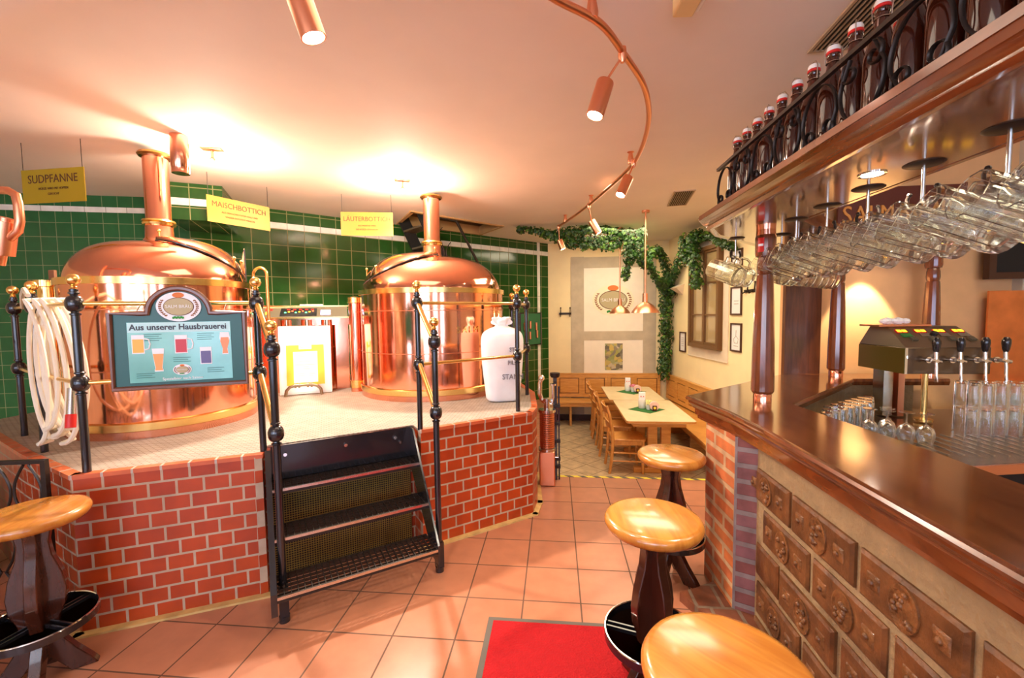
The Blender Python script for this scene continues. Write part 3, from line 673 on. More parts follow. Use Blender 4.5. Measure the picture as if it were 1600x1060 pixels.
MB().lathe([(.085, .34), (.085, .365), (.07, .37)], 28).lathe([(.085, .72), (.085, .745), (.03, .75), (.03, .82), (.045, .825), (.045, .85), (.001, .855)], 28).build('collar', M['steel'], ht)
MB().tube([(0, 0, .8), (-.05, .0, .84), (-.07, 0, .9), (-.065, 0, 1.0), (-.055, 0, 1.04)], .022, 12).ball((-.05, 0, 1.05), .032, 12).build('valve_elbow', M['chrome'], ht)
MB().tube([(-.03, 0, .8), (.05, 0, .8), (.06, 0, .86), (.06, 0, .98)], .013, 10).lathe([(.001, .98), (.03, .98), (.03, .995), (.001, 1.0)], 14, Matrix.Translation((.06, 0, 0))).build('hand_valve', M['chrome'], ht)
bs = empty('pipe_stand', (-.005, 4.25, 0), 0, 'black vertical pipe stand beside the perforated copper column', 'stand')
MB().box(-.018, .018, -.02, .02, 0, 1.06).box(.028, .045, -.01, .01, 0, .95).build('uprights', M['black'], bs, smooth=False)
for z in (.12, .2, .38, .56, .74): MB().box(-.02, .05, -.026, .026, z, z+.03).build('clamp', M['iron'], bs, smooth=False)
MB().cyl((-.05, -.01, .23), (.03, -.01, .23), .016, 10).build('cross_pipe', M['chrome'], bs)
MB().lathe([(.04, 1.04), (.05, 1.06), (.05, 1.085), (.001, 1.09)], 16).build('head', M['iron'], bs)

# ================================================================== CEILING THINGS
def hang_sign(a, b, z0, z1, big, lines, m, mt, label, hsz):
    L = math.dist(a, b); e = empty('hanging_sign', (*a, 0), math.atan2(b[1]-a[1], b[0]-a[0]), label, 'sign', 'yellow vessel signs hung from the ceiling')
    MB().box(0, L, -.003, .003, z0, z1).build('plate', m, e, smooth=False)
    for x in (.015, L-.015): MB().cyl((x, 0, z1), (x, 0, CEIL), .0022, 6).build('wire', M['iron'], e)
    text('heading', big, hsz, mt, e, (L/2, -.0045, z0+(z1-z0)*.70), (PI/2, 0, 0), sx=.9)
    for i, t in enumerate(lines): text('small_lettering', t, .025, mt, e, (L/2, -.0045, z0+(z1-z0)*(.42-.16*i)), (PI/2, 0, 0), sx=.85)
hang_sign((-4.03, 2.93), (-3.48, 2.915), 2.565, 2.815, 'SUDPFANNE', ['WÜRZE WIRD MIT HOPFEN', 'GEKOCHT'], M['signg'], M['ink'], 'yellow hanging sign reading SUDPFANNE at the upper left', .087)
hang_sign((-3.185, 3.70), (-2.95, 4.24), 2.572, 2.815, 'MAISCHBOTTICH', ['AUS DEM SCHROTETEM MALZ UND', 'WASSER ENTSTEHT MAISCHE'], M['signy'], M['ink2'], 'yellow hanging sign reading MAISCHBOTTICH between the two chimneys', .072)
hang_sign((-2.345, 4.57), (-1.80, 4.70), 2.566, 2.825, 'LÄUTERBOTTICH', ['AUS MAISCHE WIRD', 'DIE WÜRZE GEWONNEN'], M['signy'], M['ink2'], 'yellow hanging sign reading LÄUTERBOTTICH left of the right chimney', .072)
# curved copper lamp rail
rp = [(-2.6, 1.6), (-1.8, 1.42), (-1.1, 1.42), (-.55, 1.5), (-.15, 1.64), (.017, 1.79), (.2, 1.95), (.34, 2.19), (.5, 2.51), (.61, 2.91), (.665, 3.4), (.655, 3.86), (.54, 4.48), (.39, 5.16), (.22, 5.8), (.06, 6.3)]
def smooth_path(P, k=6):
    out = []
    for i in range(len(P)-1):
        p0 = P[max(i-1, 0)]; p1 = P[i]; p2 = P[i+1]; p3 = P[min(i+2, len(P)-1)]
        for j in range(k):
            t = j/k; out.append(tuple(.5*((2*b)+(-a+c)*t+(2*a-5*b+4*c-d)*t*t+(-a+3*b-3*c+d)*t**3) for a, b, c, d in zip(p0, p1, p2, p3)))
    return out+[tuple(P[-1])]
rail = empty('lamp_rail', (0, 0, 0), 0, 'curved copper lamp rail sweeping across the ceiling', 'lamp rail')
MB().tube([(x, y, 2.93) for x, y in smooth_path(rp)], .0165, 12).build('curved_tube', M['copper_d'], rail)
for x, y in ((-1.8, 1.42), (.165, 1.91), (.64, 3.75), (.15, 6.0), (.42, 5.05)): MB().lathe([(.022, 2.925), (.026, 2.95), (.016, CEIL-.01), (.03, CEIL)], 14, Matrix.Translation((x, y, 0))).build('ceiling_mount', M['copper_d'], rail)
def spot(at, top, bot, r, label, power, coneaim=None):
    e = empty('spotlight', (*at, 2.93), 0, label, 'spotlight', 'copper spotlights on the curved rail')
    o = Vector((*at, 2.93)); t = Vector(top)-o; bq = Vector(bot)-o; d = (bq-t).normalized()
    MB().lathe([(.018, .02), (.022, -.02), (.01, -.05)], 12).build('clip', M['copper_d'], e)
    MB().tube([(0, 0, -.02), tuple(t*.5+Vector((0, 0, -.01))), tuple(t)], .006, 8).build('stem', M['copper_d'], e)
    q = d.to_track_quat('Z', 'Y').to_matrix().to_4x4(); L = (bq-t).length
    MB().lathe([(.001, 0), (r*.96, 0), (r, .006), (r, L), (r*.9, L), (r*.88, L-.02), (.001, L-.021)], 28, Matrix.Translation(t) @ q).build('shade', M['copper_d'], e)
    MB().lathe([(.001, 0), (r*.8, 0), (r*.8, .004), (.001, .012)], 24, Matrix.Translation(bq-d*.012) @ q).build('bulb', M['emit'], e)
    p = Vector(bot)+d*.02
    lamp('spot_beam', 'SPOT', p-o, power, (1, .84, .66), .03, p-o+d, math.radians(75), e)
spot((-.9, 1.42), (-.90, 1.47, 2.86), (-.845, 1.50, 2.67), .044, 'large copper spotlight hanging near the top edge, left of the middle', 45)
spot((.33, 2.17), (.25, 2.17, 2.795), (.197, 2.15, 2.63), .042, 'nearest copper spotlight below the right-hand curve of the rail', 45)
spot((.66, 3.72), (.60, 3.62, 2.775), (.53, 3.58, 2.625), .042, 'copper spotlight at the far bend of the rail', 26)
spot((.40, 5.12), (.436, 5.2, 2.765), (.522, 5.2, 2.615), .044, 'copper spotlight just in front of the ivy garland', 26)
spot((.06, 6.3), (.07, 6.3, 2.735), (.122, 6.3, 2.6), .044, 'furthest copper spotlight at the end of the rail', 26)
tb_ = empty('ceiling_cylinder', (-2.74, 2.96, 2.745), 0, 'short copper cylinder fixed under the ceiling beside the left chimney', 'lamp')
MB().lathe([(.052, 0), (.056, 0), (.056, .045), (.058, .05), (.058, .275), (.03, .275)], 32).build('shade', M['copper'], tb_)
MB().lathe([(.001, .03), (.05, .03), (.05, .04)], 24).build('inner_reflector', M['brass'], tb_)
for x, y, lab in ((-2.70, 3.22, 'bright bare halogen lamp beside the left chimney'), (-1.50, 4.20, 'bright bare halogen lamp beside the right chimney')):
    e = empty('halogen_lamp', (x, y, CEIL), math.radians(20), lab, 'lamp', 'halogen lamps above the kettles')
    MB().box(-.075, .075, -.035, .035, -.012, 0).build('ceiling_plate', M['copper_d'], e, bev=.003)
    MB().cyl((0, 0, -.012), (0, 0, -.07), .012, 10).build('socket', M['copper_d'], e)
    MB().lathe([(.012, -.07), (.028, -.085), (.036, -.11)], 20).build('reflector', M['chrome'], e)
    MB().lathe([(.001, -.128), (.02, -.122), (.032, -.11), (.001, -.105)], 18).build('bulb', M['emit'], e)
    lamp('halogen_light', 'POINT', (0, 0, -.16), 58, (1, .88, .72), .05, parent=e)
    lamp('halogen_beam', 'SPOT', (0, 0, -.16), 190, (1, .88, .74), .05, (0, 0, -1), math.radians(150), e)
def vent(loc, rz, w, l, label):
    e = empty('ceiling_vent', (*loc, CEIL), rz, label, 'vent', 'ceiling vents')
    MB().box(-w/2, w/2, -l/2, l/2, -.004, 0).build('backing', M['blackmesh'], e, smooth=False)
    f = MB(); f.box(-w/2-.015, -w/2, -l/2, l/2, -.01, 0).box(w/2, w/2+.015, -l/2, l/2, -.01, 0).box(-w/2-.015, w/2+.015, -l/2-.015, -l/2, -.01, 0).box(-w/2-.015, w/2+.015, l/2, l/2+.015, -.01, 0)
    f.build('frame', mat('vent_metal', (.5, .38, .25), .5, .3), e, smooth=False)
    s = MB(); k = max(5, int(w/.022))
    for i in range(k): x = -w/2+w*(i+.5)/k; s.box(x-.003, x+.003, -l/2, l/2, -.012, -.002)
    s.build('slats', mat('vent_slats', (.42, .32, .2), .5, .3), e, smooth=False)
vent((1.49, 5.33), math.radians(-8), .20, .66, 'slatted ceiling vent between the lamp rail and the bar canopy')
vent((1.42, 1.95), math.radians(-3), .24, .95, 'long slatted ceiling vent above the brown bottles')
ef = empty('emergency_light', (.57, 1.80, CEIL), math.radians(4), 'small yellowish box lamp on the ceiling at the top edge', 'lamp')
MB().box(-.055, .03, -.22, .16, -.09, 0).build('housing', mat('cream_plastic', (.75, .55, .25), .5), ef, bev=.006)
MB().cyl((.045, -.2, -.05), (.045, .16, -.05), .02, 12).build('tube', M['porcelain'], ef)
# ---- loft hatch and folding stairs
hc = struct(MB().prism([HA, HB, HC, HD], CEIL+1.1, CEIL+1.15).build('wall_loft_dark_lid', M['blackmesh'], smooth=False))  # black lid, with the shaft below, added to keep sky out of the hatch
shaft = MB()
HP = [HA, HB, HC, HD]
for i in range(4):
    a, b = HP[i], HP[(i+1) % 4]; shaft.add([(*a, CEIL), (*b, CEIL), (*b, CEIL+1.1), (*a, CEIL+1.1)], [(0, 1, 2, 3)])
struct(shaft.build('wall_loft_shaft', mat('loft_wood', (.22, .11, .04), .6), smooth=False))
hf = MB()
for i in range(4):
    a, b = Vector(HP[i]), Vector(HP[(i+1) % 4]); hf.box(0, (b-a).length, -.0, .05, CEIL-.018, CEIL+.12, Matrix.Translation((*a, 0)) @ Matrix.Rotation(math.atan2((b-a).y, (b-a).x), 4, 'Z'))
struct(hf.build('trim_8', mat('hatch_frame_wood', (.5, .3, .12), .5), smooth=False))
ls = empty('loft_stairs', (-2.05, 5.80, 0), math.atan2(.714, .70), 'dark folding loft stairs with a wrought iron rail coming down from the ceiling hatch', 'stairs')
P0, P1 = Vector((0, 0, CEIL+.25)), Vector((1.25, 0, PH))
for yy in (-.28, .28):
    d = P1-P0; mb = MB(); q = .09
    mb.add([(P0.x-q, yy-.02, P0.z), (P0.x+q, yy-.02, P0.z), (P1.x+q, yy-.02, P1.z), (P1.x-q, yy-.02, P1.z), (P0.x-q, yy+.02, P0.z), (P0.x+q, yy+.02, P0.z), (P1.x+q, yy+.02, P1.z), (P1.x-q, yy+.02, P1.z)],
           [(0, 1, 2, 3), (7, 6, 5, 4), (0, 4, 5, 1), (1, 5, 6, 2), (2, 6, 7, 3), (3, 7, 4, 0)])
    mb.build('stringer', M['blackmesh'], ls, smooth=False)
for i in range(10):
    p = P0+(P1-P0)*((i+.6)/10); MB().box(p.x-.1, p.x+.09, -.26, .26, p.z-.015, p.z+.01).build('tread', M['panel'], ls, smooth=False)
hr_ = MB(); A_, B_ = Vector((.62, -.33, 3.0)), Vector((1.42, -.33, 1.75))
hr_.tube([(.02, -.33, 3.03), tuple(A_), tuple(B_)], .02, 8)
hr_.tube([(.25, -.33, 2.42), (.95, -.33, 1.35)], .015, 8)
hr_.build('handrail', M['black'], ls)
sc = MB()
for i in range(6):
    for s in (-1, 1):
        c = Vector((.30+.13*i, -.33, 2.72-.19*i)); sc.tube([c+Vector((s*.055+ s*.04*math.cos(a*2), 0, .16*math.cos(a))) for a in [PI*j/10 for j in range(11)]], .006, 6)
sc.build('scrollwork', M['iron'], ls)
# ================================================================== DINING CORNER
def rbox(w, d, h, r=.02): pass
# tables
def table(loc, L, label, rz=0):
    e = empty('dining_table', loc, rz, label, 'table', 'pale dining tables end to end in the corner')
    w = .86
    pts = []
    for cx, cy, a0 in ((w/2-.04, L/2-.04, 0), (-w/2+.04, L/2-.04, 90), (-w/2+.04, -L/2+.04, 180), (w/2-.04, -L/2+.04, 270)):
        for i in range(5): a = math.radians(a0+i*22.5); pts.append((cx+.04*math.cos(a), cy+.04*math.sin(a)))
    MB().prism(pts, .718, .75).build('table_top', M['tabletop'], e, smooth=False)
    MB().prism([(x*1.003, y*1.003) for x, y in pts], .722, .746).build('edge_band', M['oak'], e, smooth=False)
    MB().box(-w/2+.1, w/2-.1, -L/2+.1, L/2-.1, .65, .718).build('apron', M['oak'], e, smooth=False)
    for sy in (-1, 1):
        MB().box(-.12, .0, sy*(L/2-.26)-.04, sy*(L/2-.26)+.04, .07, .66).build('leg', M['oak'], e, bev=.006)
        MB().box(.05, .17, sy*(L/2-.26)-.04, sy*(L/2-.26)+.04, .07, .66).build('leg', M['oak'], e, bev=.006)
        MB().box(-.30, .32, sy*(L/2-.26)-.04, sy*(L/2-.26)+.04, .0, .07).build('foot', M['oak'], e, bev=.01)
    return e
table((1.325, 6.11, DZ), 1.32, 'pale wooden dining table nearest the bar')
table((1.275, 7.39, DZ), 1.2, 'pale wooden dining table against the far bench')
# chair
def chair():
    e = empty('dining_chair', (0, 0, 0), 0, 'x', 'chair', 'beech dining chairs along the tables')
    s = MB(); pts = [(-.19, -.19), (.21, -.215), (.235, -.18), (.235, .18), (.21, .215), (-.19, .19)]
    s.prism(pts, .435, .462).build('seat', M['chairwood'], e, bev=.008)
    MB().box(-.17, .2, -.185, -.165, .38, .435).box(-.17, .2, .165, .185, .38, .435).box(.185, .205, -.18, .18, .38, .435).box(-.19, -.17, -.18, .18, .38, .435).build('seat_rail', M['chairwood'], e, smooth=False)
    for sy in (-1, 1):
        y = sy*.185
        MB().tube([(.20, y, .44), (.2, y, .0)], .02, 10, rs=[.021, .017]).build('leg', M['chairwood'], e)
        MB().tube([(-.235, y, 0), (-.205, y, .2), (-.19, y, .42), (-.20, y, .6), (-.235, y, .78), (-.27, y, .90)], .02, 10, rs=[.019, .021, .023, .022, .02, .017]).build('leg', M['chairwood'], e)
        for z in (.16, .27): MB().cyl((.2, y, z), (-.2, y, z+.01), .0105, 8).build('stretcher', M['chairwood'], e)
    MB().cyl((.2, -.18, .22), (.2, .18, .22), .0105, 8).build('stretcher', M['chairwood'], e)
    MB().cyl((-.205, -.18, .2), (-.205, .18, .2), .0105, 8).build('stretcher', M['chairwood'], e)
    for z0, z1, x0 in ((.80, .89, -.247), (.60, .675, -.212)):
        mb = MB(); vs = []; k = 11
        for i in range(k):
            t = i/(k-1); yy = -.185+.37*t; dx = -.03*math.sin(PI*t); up = .018*math.sin(PI*t)
            for (a, zz) in ((x0-.008, z0), (x0+.010, z0), (x0-.004-.018*(z0 > .7), z1+up), (x0-.022-.018*(z0 > .7), z1+up)): vs.append((a+dx, yy, zz))
        fs = []
        for i in range(k-1):
            for j in range(4): fs.append((i*4+j, i*4+(j+1) % 4, i*4+4+(j+1) % 4, i*4+4+j))
        fs += [(0, 3, 2, 1), ((k-1)*4, (k-1)*4+1, (k-1)*4+2, (k-1)*4+3)]
        mb.add(vs, fs).build('back_slat', M['chairwood'], e)
    return e
ch0 = chair()
cl = ['nearest beech dining chair of the row beside the tables', 'second beech dining chair from the bar in the row beside the tables', 'third beech dining chair from the bar in the row beside the tables', 'furthest beech dining chair, next to the back bench']
for i, (x, y, a) in enumerate(((.93, 5.82, 2), (.885, 6.47, -3), (.86, 7.02, 3), (.85, 7.52, -2))):
    c = ch0 if i == 0 else copy_tree(ch0)
    c.location = (x, y, DZ); c.rotation_euler = (0, 0, math.radians(a)); c['label'] = cl[i]
# benches
def panelled_back(root, L, z0, z1, k, flip=1):
    MB().box(0, L, 0, .012, z0, z1).build('backrest', M['oakshade'], root, smooth=False)
    MB().box(-.005, L+.005, -.025, .035, z1, z1+.025).build('top_rail', M['oak'], root, bev=.005)
    for i in range(k):
        x0 = L*i/k; x1 = L*(i+1)/k
        f = MB(); f.box(x0+.001, x0+.055, -.02, -.0005, z0, z1).box(x1-.055, x1-.001, -.02, -.0005, z0, z1).box(x0+.055, x1-.055, -.02, -.0005, z1-.065, z1).box(x0+.055, x1-.055, -.02, -.0005, z0, z0+.065)
        pnl = f.build('panel_frame', M['oak'], root, smooth=False)
        MB().box(x0+.070, x1-.070, -.016, -.0005, z0+.080, z1-.080).build('raised_panel', M['oak'], pnl, smooth=False, bev=.012)
b1_ = empty('corner_bench', (.02, 8.38, DZ), 0, 'light oak bench with panelled back along the far wall', 'bench', 'oak benches of the dining corner')
panelled_back(b1_, 1.98, .48, .92, 4)
MB().box(0, 1.60, -.43, .0, .425, .455).build('seat', M['oak'], b1_, bev=.006)
MB().box(0, 1.60, -.425, -.40, .37, .425).build('seat_apron', M['oak'], b1_, smooth=False)
for x in (.24, 1.35): MB().box(x, x+.04, -.40, -.02, 0, .425).build('leg', M['oak'], b1_, bev=.004)
b2_ = empty('corner_bench', (RC[0]-.035-.003*0, RC[1]-.06, DZ), RWA, 'light oak bench with panelled back along the right-hand wall under the window', 'bench', 'oak benches of the dining corner')
panelled_back(b2_, 3.2, .48, .92, 7)
seatp = [(1.86, 7.9), (1.87, 5.05), (2.52, 5.05), (2.17, 8.28), (1.70, 8.28), (1.70, 7.93)]
Mi = (Matrix.Translation((b2_.location.x, b2_.location.y, DZ)) @ Matrix.Rotation(RWA, 4, 'Z')).inverted()
loc2 = [tuple((Mi @ Vector((x, y, 0)))[:2]) for x, y in seatp]
MB().prism(loc2, .425, .455).build('seat', M['oak'], b2_, smooth=False)
def loc_(x, y): return tuple((Mi @ Vector((x, y, 0)))[:2])
MB().prism([loc_(1.90, 7.9), loc_(1.91, 5.1), loc_(1.94, 5.1), loc_(1.93, 7.9)], .34, .425).build('seat_apron', M['oak'], b2_, smooth=False)
for yy in (5.2, 6.4, 7.6): MB().prism([loc_(1.97, yy), loc_(1.97, yy+.04), loc_(2.3, yy+.04), loc_(2.3, yy)], 0, .425).build('leg', M['oak'], b2_, smooth=False)
# napkins, menu holders, cups on the tables
for i, (x, y, la) in enumerate(((1.275, 6.12, 'nearer'), (1.30, 7.47, 'further'))):
    tz = DZ+.7505
    nk = tag(MB().add([(-.255, 0, 0), (0, -.25, 0), (.255, 0, 0), (0, .25, 0), (-.255, 0, .002), (0, -.25, .002), (.255, 0, .002), (0, .25, .002)], [(3, 2, 1, 0), (4, 5, 6, 7), (0, 1, 5, 4), (1, 2, 6, 5), (2, 3, 7, 6), (3, 0, 4, 7)]).build('table_mat', M['napkin'], None, (x, y, tz), smooth=False),
        'green diamond-shaped cloth on the %s pale dining table' % la, 'cloth', 'green cloths on the dining tables')
    c = empty('menu_cup', (x-.045, y+.08, tz+.0025), 0, 'white paper bag with printed face on the %s pale dining table' % la, 'cup', 'white bags on the dining tables')
    MB().lathe([(.045, 0), (.05, .01), (.055, .12), (.052, .13), (.045, .12), (.04, .02)], 20).build('cup', M['porcelain'], c)
    MB().box(-.045, .045, -.02, .02, .08, .23).add([(-.045, -.02, .23), (-.06, 0, .25), (-.045, .02, .23), (-.02, 0, .225)], [(0, 1, 2, 3)]).build('paper_bag', M['white'], c, bev=.006)
    for sx in (-.018, .018): MB().ball((sx, -.022, .17), .008, 8).build('printed_eye', M['redplastic'], c)
    fl = empty('flower_pot', (x+.03, y, tz+.0025), 0, 'small pot of %s flowers on the %s pale dining table' % (('pale yellow', 'nearer') if i == 0 else ('pink', 'further')), 'flowers', 'flowers on the dining tables')
    MB().lathe([(.03, 0), (.04, .06), (.042, .07), (.03, .065)], 16).build('pot', M['porcelain'], fl)
    f = MB(); random.seed(5+i)
    for k in range(26): a = random.random()*2*PI; r = random.random()*.06; f.ball((r*math.cos(a), r*math.sin(a), .085+random.random()*.035), .014, 6)
    f.build('petals', M['pink'] if i else mat('pale_petals', (.8, .75, .3), .6), fl, )
    co = empty('coaster_holder', (x+.09, y-.08, tz+.0025), 0, 'round beer mats in a dark holder on the %s pale dining table' % la, 'holder', 'beer mat holders on the dining tables')
    MB().lathe([(.001, -.025), (.062, -.025), (.062, .025), (.001, .025)], 28, Matrix.Translation((0, 0, .068)) @ Matrix.Rotation(PI/2, 4, 'X')).build('beer_mats', mat('beer_mat_edge', (.75, .5, .42), .7), co)
    MB().box(-.03, .03, -.038, .038, .0, .075).build('dark_holder', M['framewood'], co, bev=.005)
    MB().lathe([(.001, 0), (.018, 0), (.018, .003), (.001, .003)], 16, Matrix.Translation((0, -.039, .045)) @ Matrix.Rotation(PI/2, 4, 'X')).build('badge', M['yellow'], co)
# pendant lamps
def pendant(x, y, z, s, label):
    e = empty('pendant_lamp', (x, y, z), 0, label, 'pendant lamp', 'copper pendant lamps over the dining tables')
    MB().lathe([(.185*s, 0), (.17*s, .03*s), (.115*s, .095*s), (.06*s, .13*s), (.036*s, .145*s), (.034*s, .26*s), (.005, .265*s), (.005, .26*s), (.03*s, .25*s), (.03*s, .14*s), (.11*s, .088*s), (.165*s, .025*s), (.181*s, 0)], 40).build('shade', M['copper_d'], e, ang=.9)
    MB().cyl((0, 0, .26*s), (0, 0, CEIL-z), .011, 10).build('rod', M['copper_d'], e)
    MB().lathe([(.05, CEIL-z-.03), (.05, CEIL-z)], 16).build('ceiling_rose', M['copper_d'], e)
    MB().ball((0, 0, .075*s), .035, 12).build('bulb', M['emit_warm'], e)
    lamp('pendant_light', 'POINT', (0, 0, .02), 9, (1, .76, .45), .04, parent=e)
pendant(1.205, 5.9, 1.665, 1.0, 'copper pendant lamp at the right, nearer to the bar')
pendant(1.035, 7.0, 1.655, .90, 'copper pendant lamp at the left, further from the bar')
# emblem on the far wall, photo poster, coat hook
em = empty('wall_emblem', (1.115, DW-.008, 1.91), 0, 'oval painted brewery emblem on the white panel behind the copper pendants', 'emblem')
oval_emblem(em, (0, 0, 0), (PI/2, 0, 0), .79, .59)
pp = empty('photo_poster', (1.13, DW-.008, .81), 0, 'small colour photo poster below the oval emblem on the far wall', 'poster')
m, n, l, b = nt('photo_print'); tc = n.new('ShaderNodeTexCoord'); vo = n.new('ShaderNodeTexVoronoi'); vo.inputs['Scale'].default_value = 14; l.new(tc.outputs['Object'], vo.inputs['Vector'])
sx_ = n.new('ShaderNodeSeparateColor'); l.new(vo.outputs['Color'], sx_.inputs[0]); cr = n.new('ShaderNodeValToRGB'); l.new(sx_.outputs[0], cr.inputs[0])
els = cr.color_ramp.elements; els[0].color = (.1, .08, .04, 1); els[1].color = (.6, .5, .35, 1)
for p_, c_ in ((.3, (.25, .22, .15, 1)), (.5, (.6, .45, .1, 1)), (.7, (.25, .3, .06, 1))): q_ = els.new(p_); q_.color = c_
l.new(cr.outputs[0], b.inputs['Base Color'])
MB().box(-.17, .17, 0, .006, -.26, .26).build('print', m, pp, smooth=False)
hk = empty('coat_hooks', (.2, DW-.0, 1.66), 0, 'black iron coat hook bar on the far wall beside the green tiles', 'coat hooks')
MB().box(-.12, .12, -.012, 0, -.02, .02).build('bar', M['iron'], hk)
for x in (-.09, .09): MB().tube([(x, -.01, 0), (x, -.06, -.03), (x, -.08, .02), (x, -.075, .1)], .009, 8).ball((x, -.075, .11), .016, 8).tube([(x, -.01, -.02), (x, -.05, -.06), (x, -.06, -.03)], .007, 6).build('hook', M['iron'], hk)
# ---- things on the right-hand wall, in that wall's own frame (x runs towards the bar, front face is -y)
WRx = Matrix.Translation((RC[0], RC[1], 0)) @ Matrix.Rotation(RWA, 4, 'Z')
def sy(y): return (RC[1]-y)/-rwd.y        # distance along the wall for a given world y
def onwall(name, y, z, label, cat, group=None):
    p = WRx @ Vector((sy(y), 0, z)); return empty(name, p, RWA, label, cat, group)
def picture(y, z, w, h, label, draw):
    e = onwall('framed_picture', y, z, label, 'picture', 'dark framed prints on the right-hand wall')
    f = MB(); t = .022
    f.box(-w/2, w/2, -.02, 0, h/2-t, h/2).box(-w/2, w/2, -.02, 0, -h/2, -h/2+t).box(-w/2, -w/2+t, -.02, 0, -h/2+t, h/2-t).box(w/2-t, w/2, -.02, 0, -h/2+t, h/2-t).build('frame', M['framewood'], e, smooth=False)
    MB().box(-w/2+t, w/2-t, -.008, -.002, -h/2+t, h/2-t).build('print', M['white'], e, smooth=False)
    d = MB()
    for pts in draw: d.tube([(a*w, -.0085, c*h) for a, c in pts], .0035, 5)
    d.build('drawing', mat('pencil_grey', (.35, .3, .25), .8), e)
kd = [[(-.15, -.2), (-.2, -.05), (0, .05), (.2, -.05), (.15, -.2), (-.15, -.2)], [(0, .05), (0, .25)], [(-.2, -.3), (.2, -.3)]]
ln = [[(-.2, .2-.1*i), (.2, .2-.1*i)] for i in range(5)]
picture(6.08, 2.305, .27, .40, 'topmost of three dark framed prints beside the window', [[(.05, -.2), (.1, .1), (.15, .2)], [(-.15, -.25), (.15, -.25)]])
picture(6.08, 1.81, .27, .385, 'middle one of three dark framed prints beside the window', ln[2:4])
picture(6.07, 1.315, .27, .39, 'lowest of three dark framed prints beside the window', kd)
picture(7.76, 1.14, .25, .35, 'small dark framed sheet between the ivy and the window', ln)
sn = onwall('wall_lamp', 7.85, 2.07, 'small pale wall lamp beside the vertical ivy', 'wall lamp')
MB().add([(-.12, 0, .09), (.12, 0, .09), (.14, -.16, .02), (-.14, -.16, .02), (-.05, 0, -.1), (.05, 0, -.1)], [(3, 2, 1, 0), (0, 1, 5, 4), (2, 3, 4, 5), (0, 4, 3), (1, 2, 5)]).build('shade', M['surround'], sn, smooth=False)
hk2 = onwall('coat_hooks', 5.60, 1.93, 'black coat hooks on the right-hand wall behind the copper column', 'coat hooks')
MB().box(-.3, .1, -.012, 0, -.02, .02).build('bar', M['iron'], hk2, smooth=False)
for x in (-.25, -.1, .05): MB().tube([(x, -.01, 0), (x, -.06, -.03), (x, -.08, .02), (x, -.075, .09)], .009, 8).ball((x, -.075, .1), .014, 8).build('hook', M['iron'], hk2)
# window
wy0, wy1 = sy(7.42), sy(6.44)
wn = onwall('window_1', 8.42, 0, None, None); wn['kind'] = 'structure'
x0, x1, z0, z1 = wy0, wy1, 1.10, 2.66
def ring(mb, a, b, c, d, t, y0, y1): mb.box(a, b, y0, y1, c, c+t).box(a, b, y0, y1, d-t, d).box(a, a+t, y0, y1, c+t, d-t).box(b-t, b, y0, y1, c+t, d-t)
mb = MB(); ring(mb, x0-.12, x1+.17, z0-.155, z1+.14, .14, -.012, 0); mb.box(x0-.12, x1+.17, -.02, 0, z0-.165, z0-.155).build('surround', M['surround'], wn, smooth=False)
mb = MB(); ring(mb, x0, x1, z0, z1, .06, -.075, 0); mb.build('window_frame', M['winwood'], wn, smooth=False)
mb = MB(); ring(mb, x0+.06, x1-.06, z0+.06, z1-.06, .035, -.05, 0); mb.box((x0+x1)/2-.03, (x0+x1)/2+.03, -.055, 0, z0+.06, z1-.06)
for zz in (z0+.06+.46, z0+.06+.95): mb.box(x0+.06, x1-.06, -.045, 0, zz-.012, zz+.012)
mb.build('sash_bars', M['winwood'], wn, smooth=False)
MB().box(x0+.05, x1-.05, -.02, -.012, z0+.05, z1-.05).build('window_pane', M['winglass'], wn, smooth=False)

# ================================================================== IVY
def ivy(name, paths, label, seed, dens=620):
    random.seed(seed); e = empty(name, paths[0][0][0], 0, label, 'ivy', 'ivy garlands of the dining corner'); o = Vector(paths[0][0][0])
    lf, lf2, st_ = MB(), MB(), MB()
    for P, rad in paths:
        rad *= 1.22
        Q = smooth_path(P, 8); st_.tube([Vector(q)-o for q in Q], .007, 5)
        st_.tube([Vector(q)-o+Vector((.02*math.sin(i), .02*math.cos(i*1.3), .015*math.sin(i*.7))) for i, q in enumerate(Q)], .004, 4)
        Lt = sum((Vector(b)-Vector(a)).length for a, b in zip(Q[:-1], Q[1:]))
        for k in range(int(Lt*dens*(rad/.1)**1.15)):
            i = random.randrange(len(Q)-1); p = Vector(Q[i]).lerp(Vector(Q[i+1]), random.random())-o
            v = Vector((random.gauss(0, 1), random.gauss(0, 1), random.gauss(0, 1))).normalized()*rad*(.35+.75*random.random()**.7)
            p = p+v+Vector((0, 0, -.03*random.random())); p.z = min(p.z, CEIL-.035-o.z)
            s = random.uniform(.018, .037)
            nrm = (v.normalized()+Vector((random.uniform(-.6, .6), random.uniform(-.9, .1), random.uniform(-.2, .8)))).normalized()
            R = nrm.to_track_quat('Z', 'Y').to_matrix().to_4x4() @ Matrix.Rotation(random.random()*6.28, 4, 'Z')
            T_ = Matrix.Translation(p) @ R @ Matrix.Scale(s, 4)
            vs = [(0, 0, .12), (0, -1, -.1), (.75, -.75, -.05), (.55, -.1, 0), (1.0, .3, -.15), (.35, .45, 0), (0, 1.15, -.2), (-.35, .45, 0), (-1.0, .3, -.15), (-.55, -.1, 0), (-.75, -.75, -.05)]
            (lf if random.random() < .8 else lf2).add(vs, [(0, a, a % 10+1) for a in range(1, 11)], T_)
    lf.build('leaves', M['leaf'], e, smooth=False); lf2.build('pale_leaves', M['leaf2'], e, smooth=False); st_.build('vine', M['stem'], e)
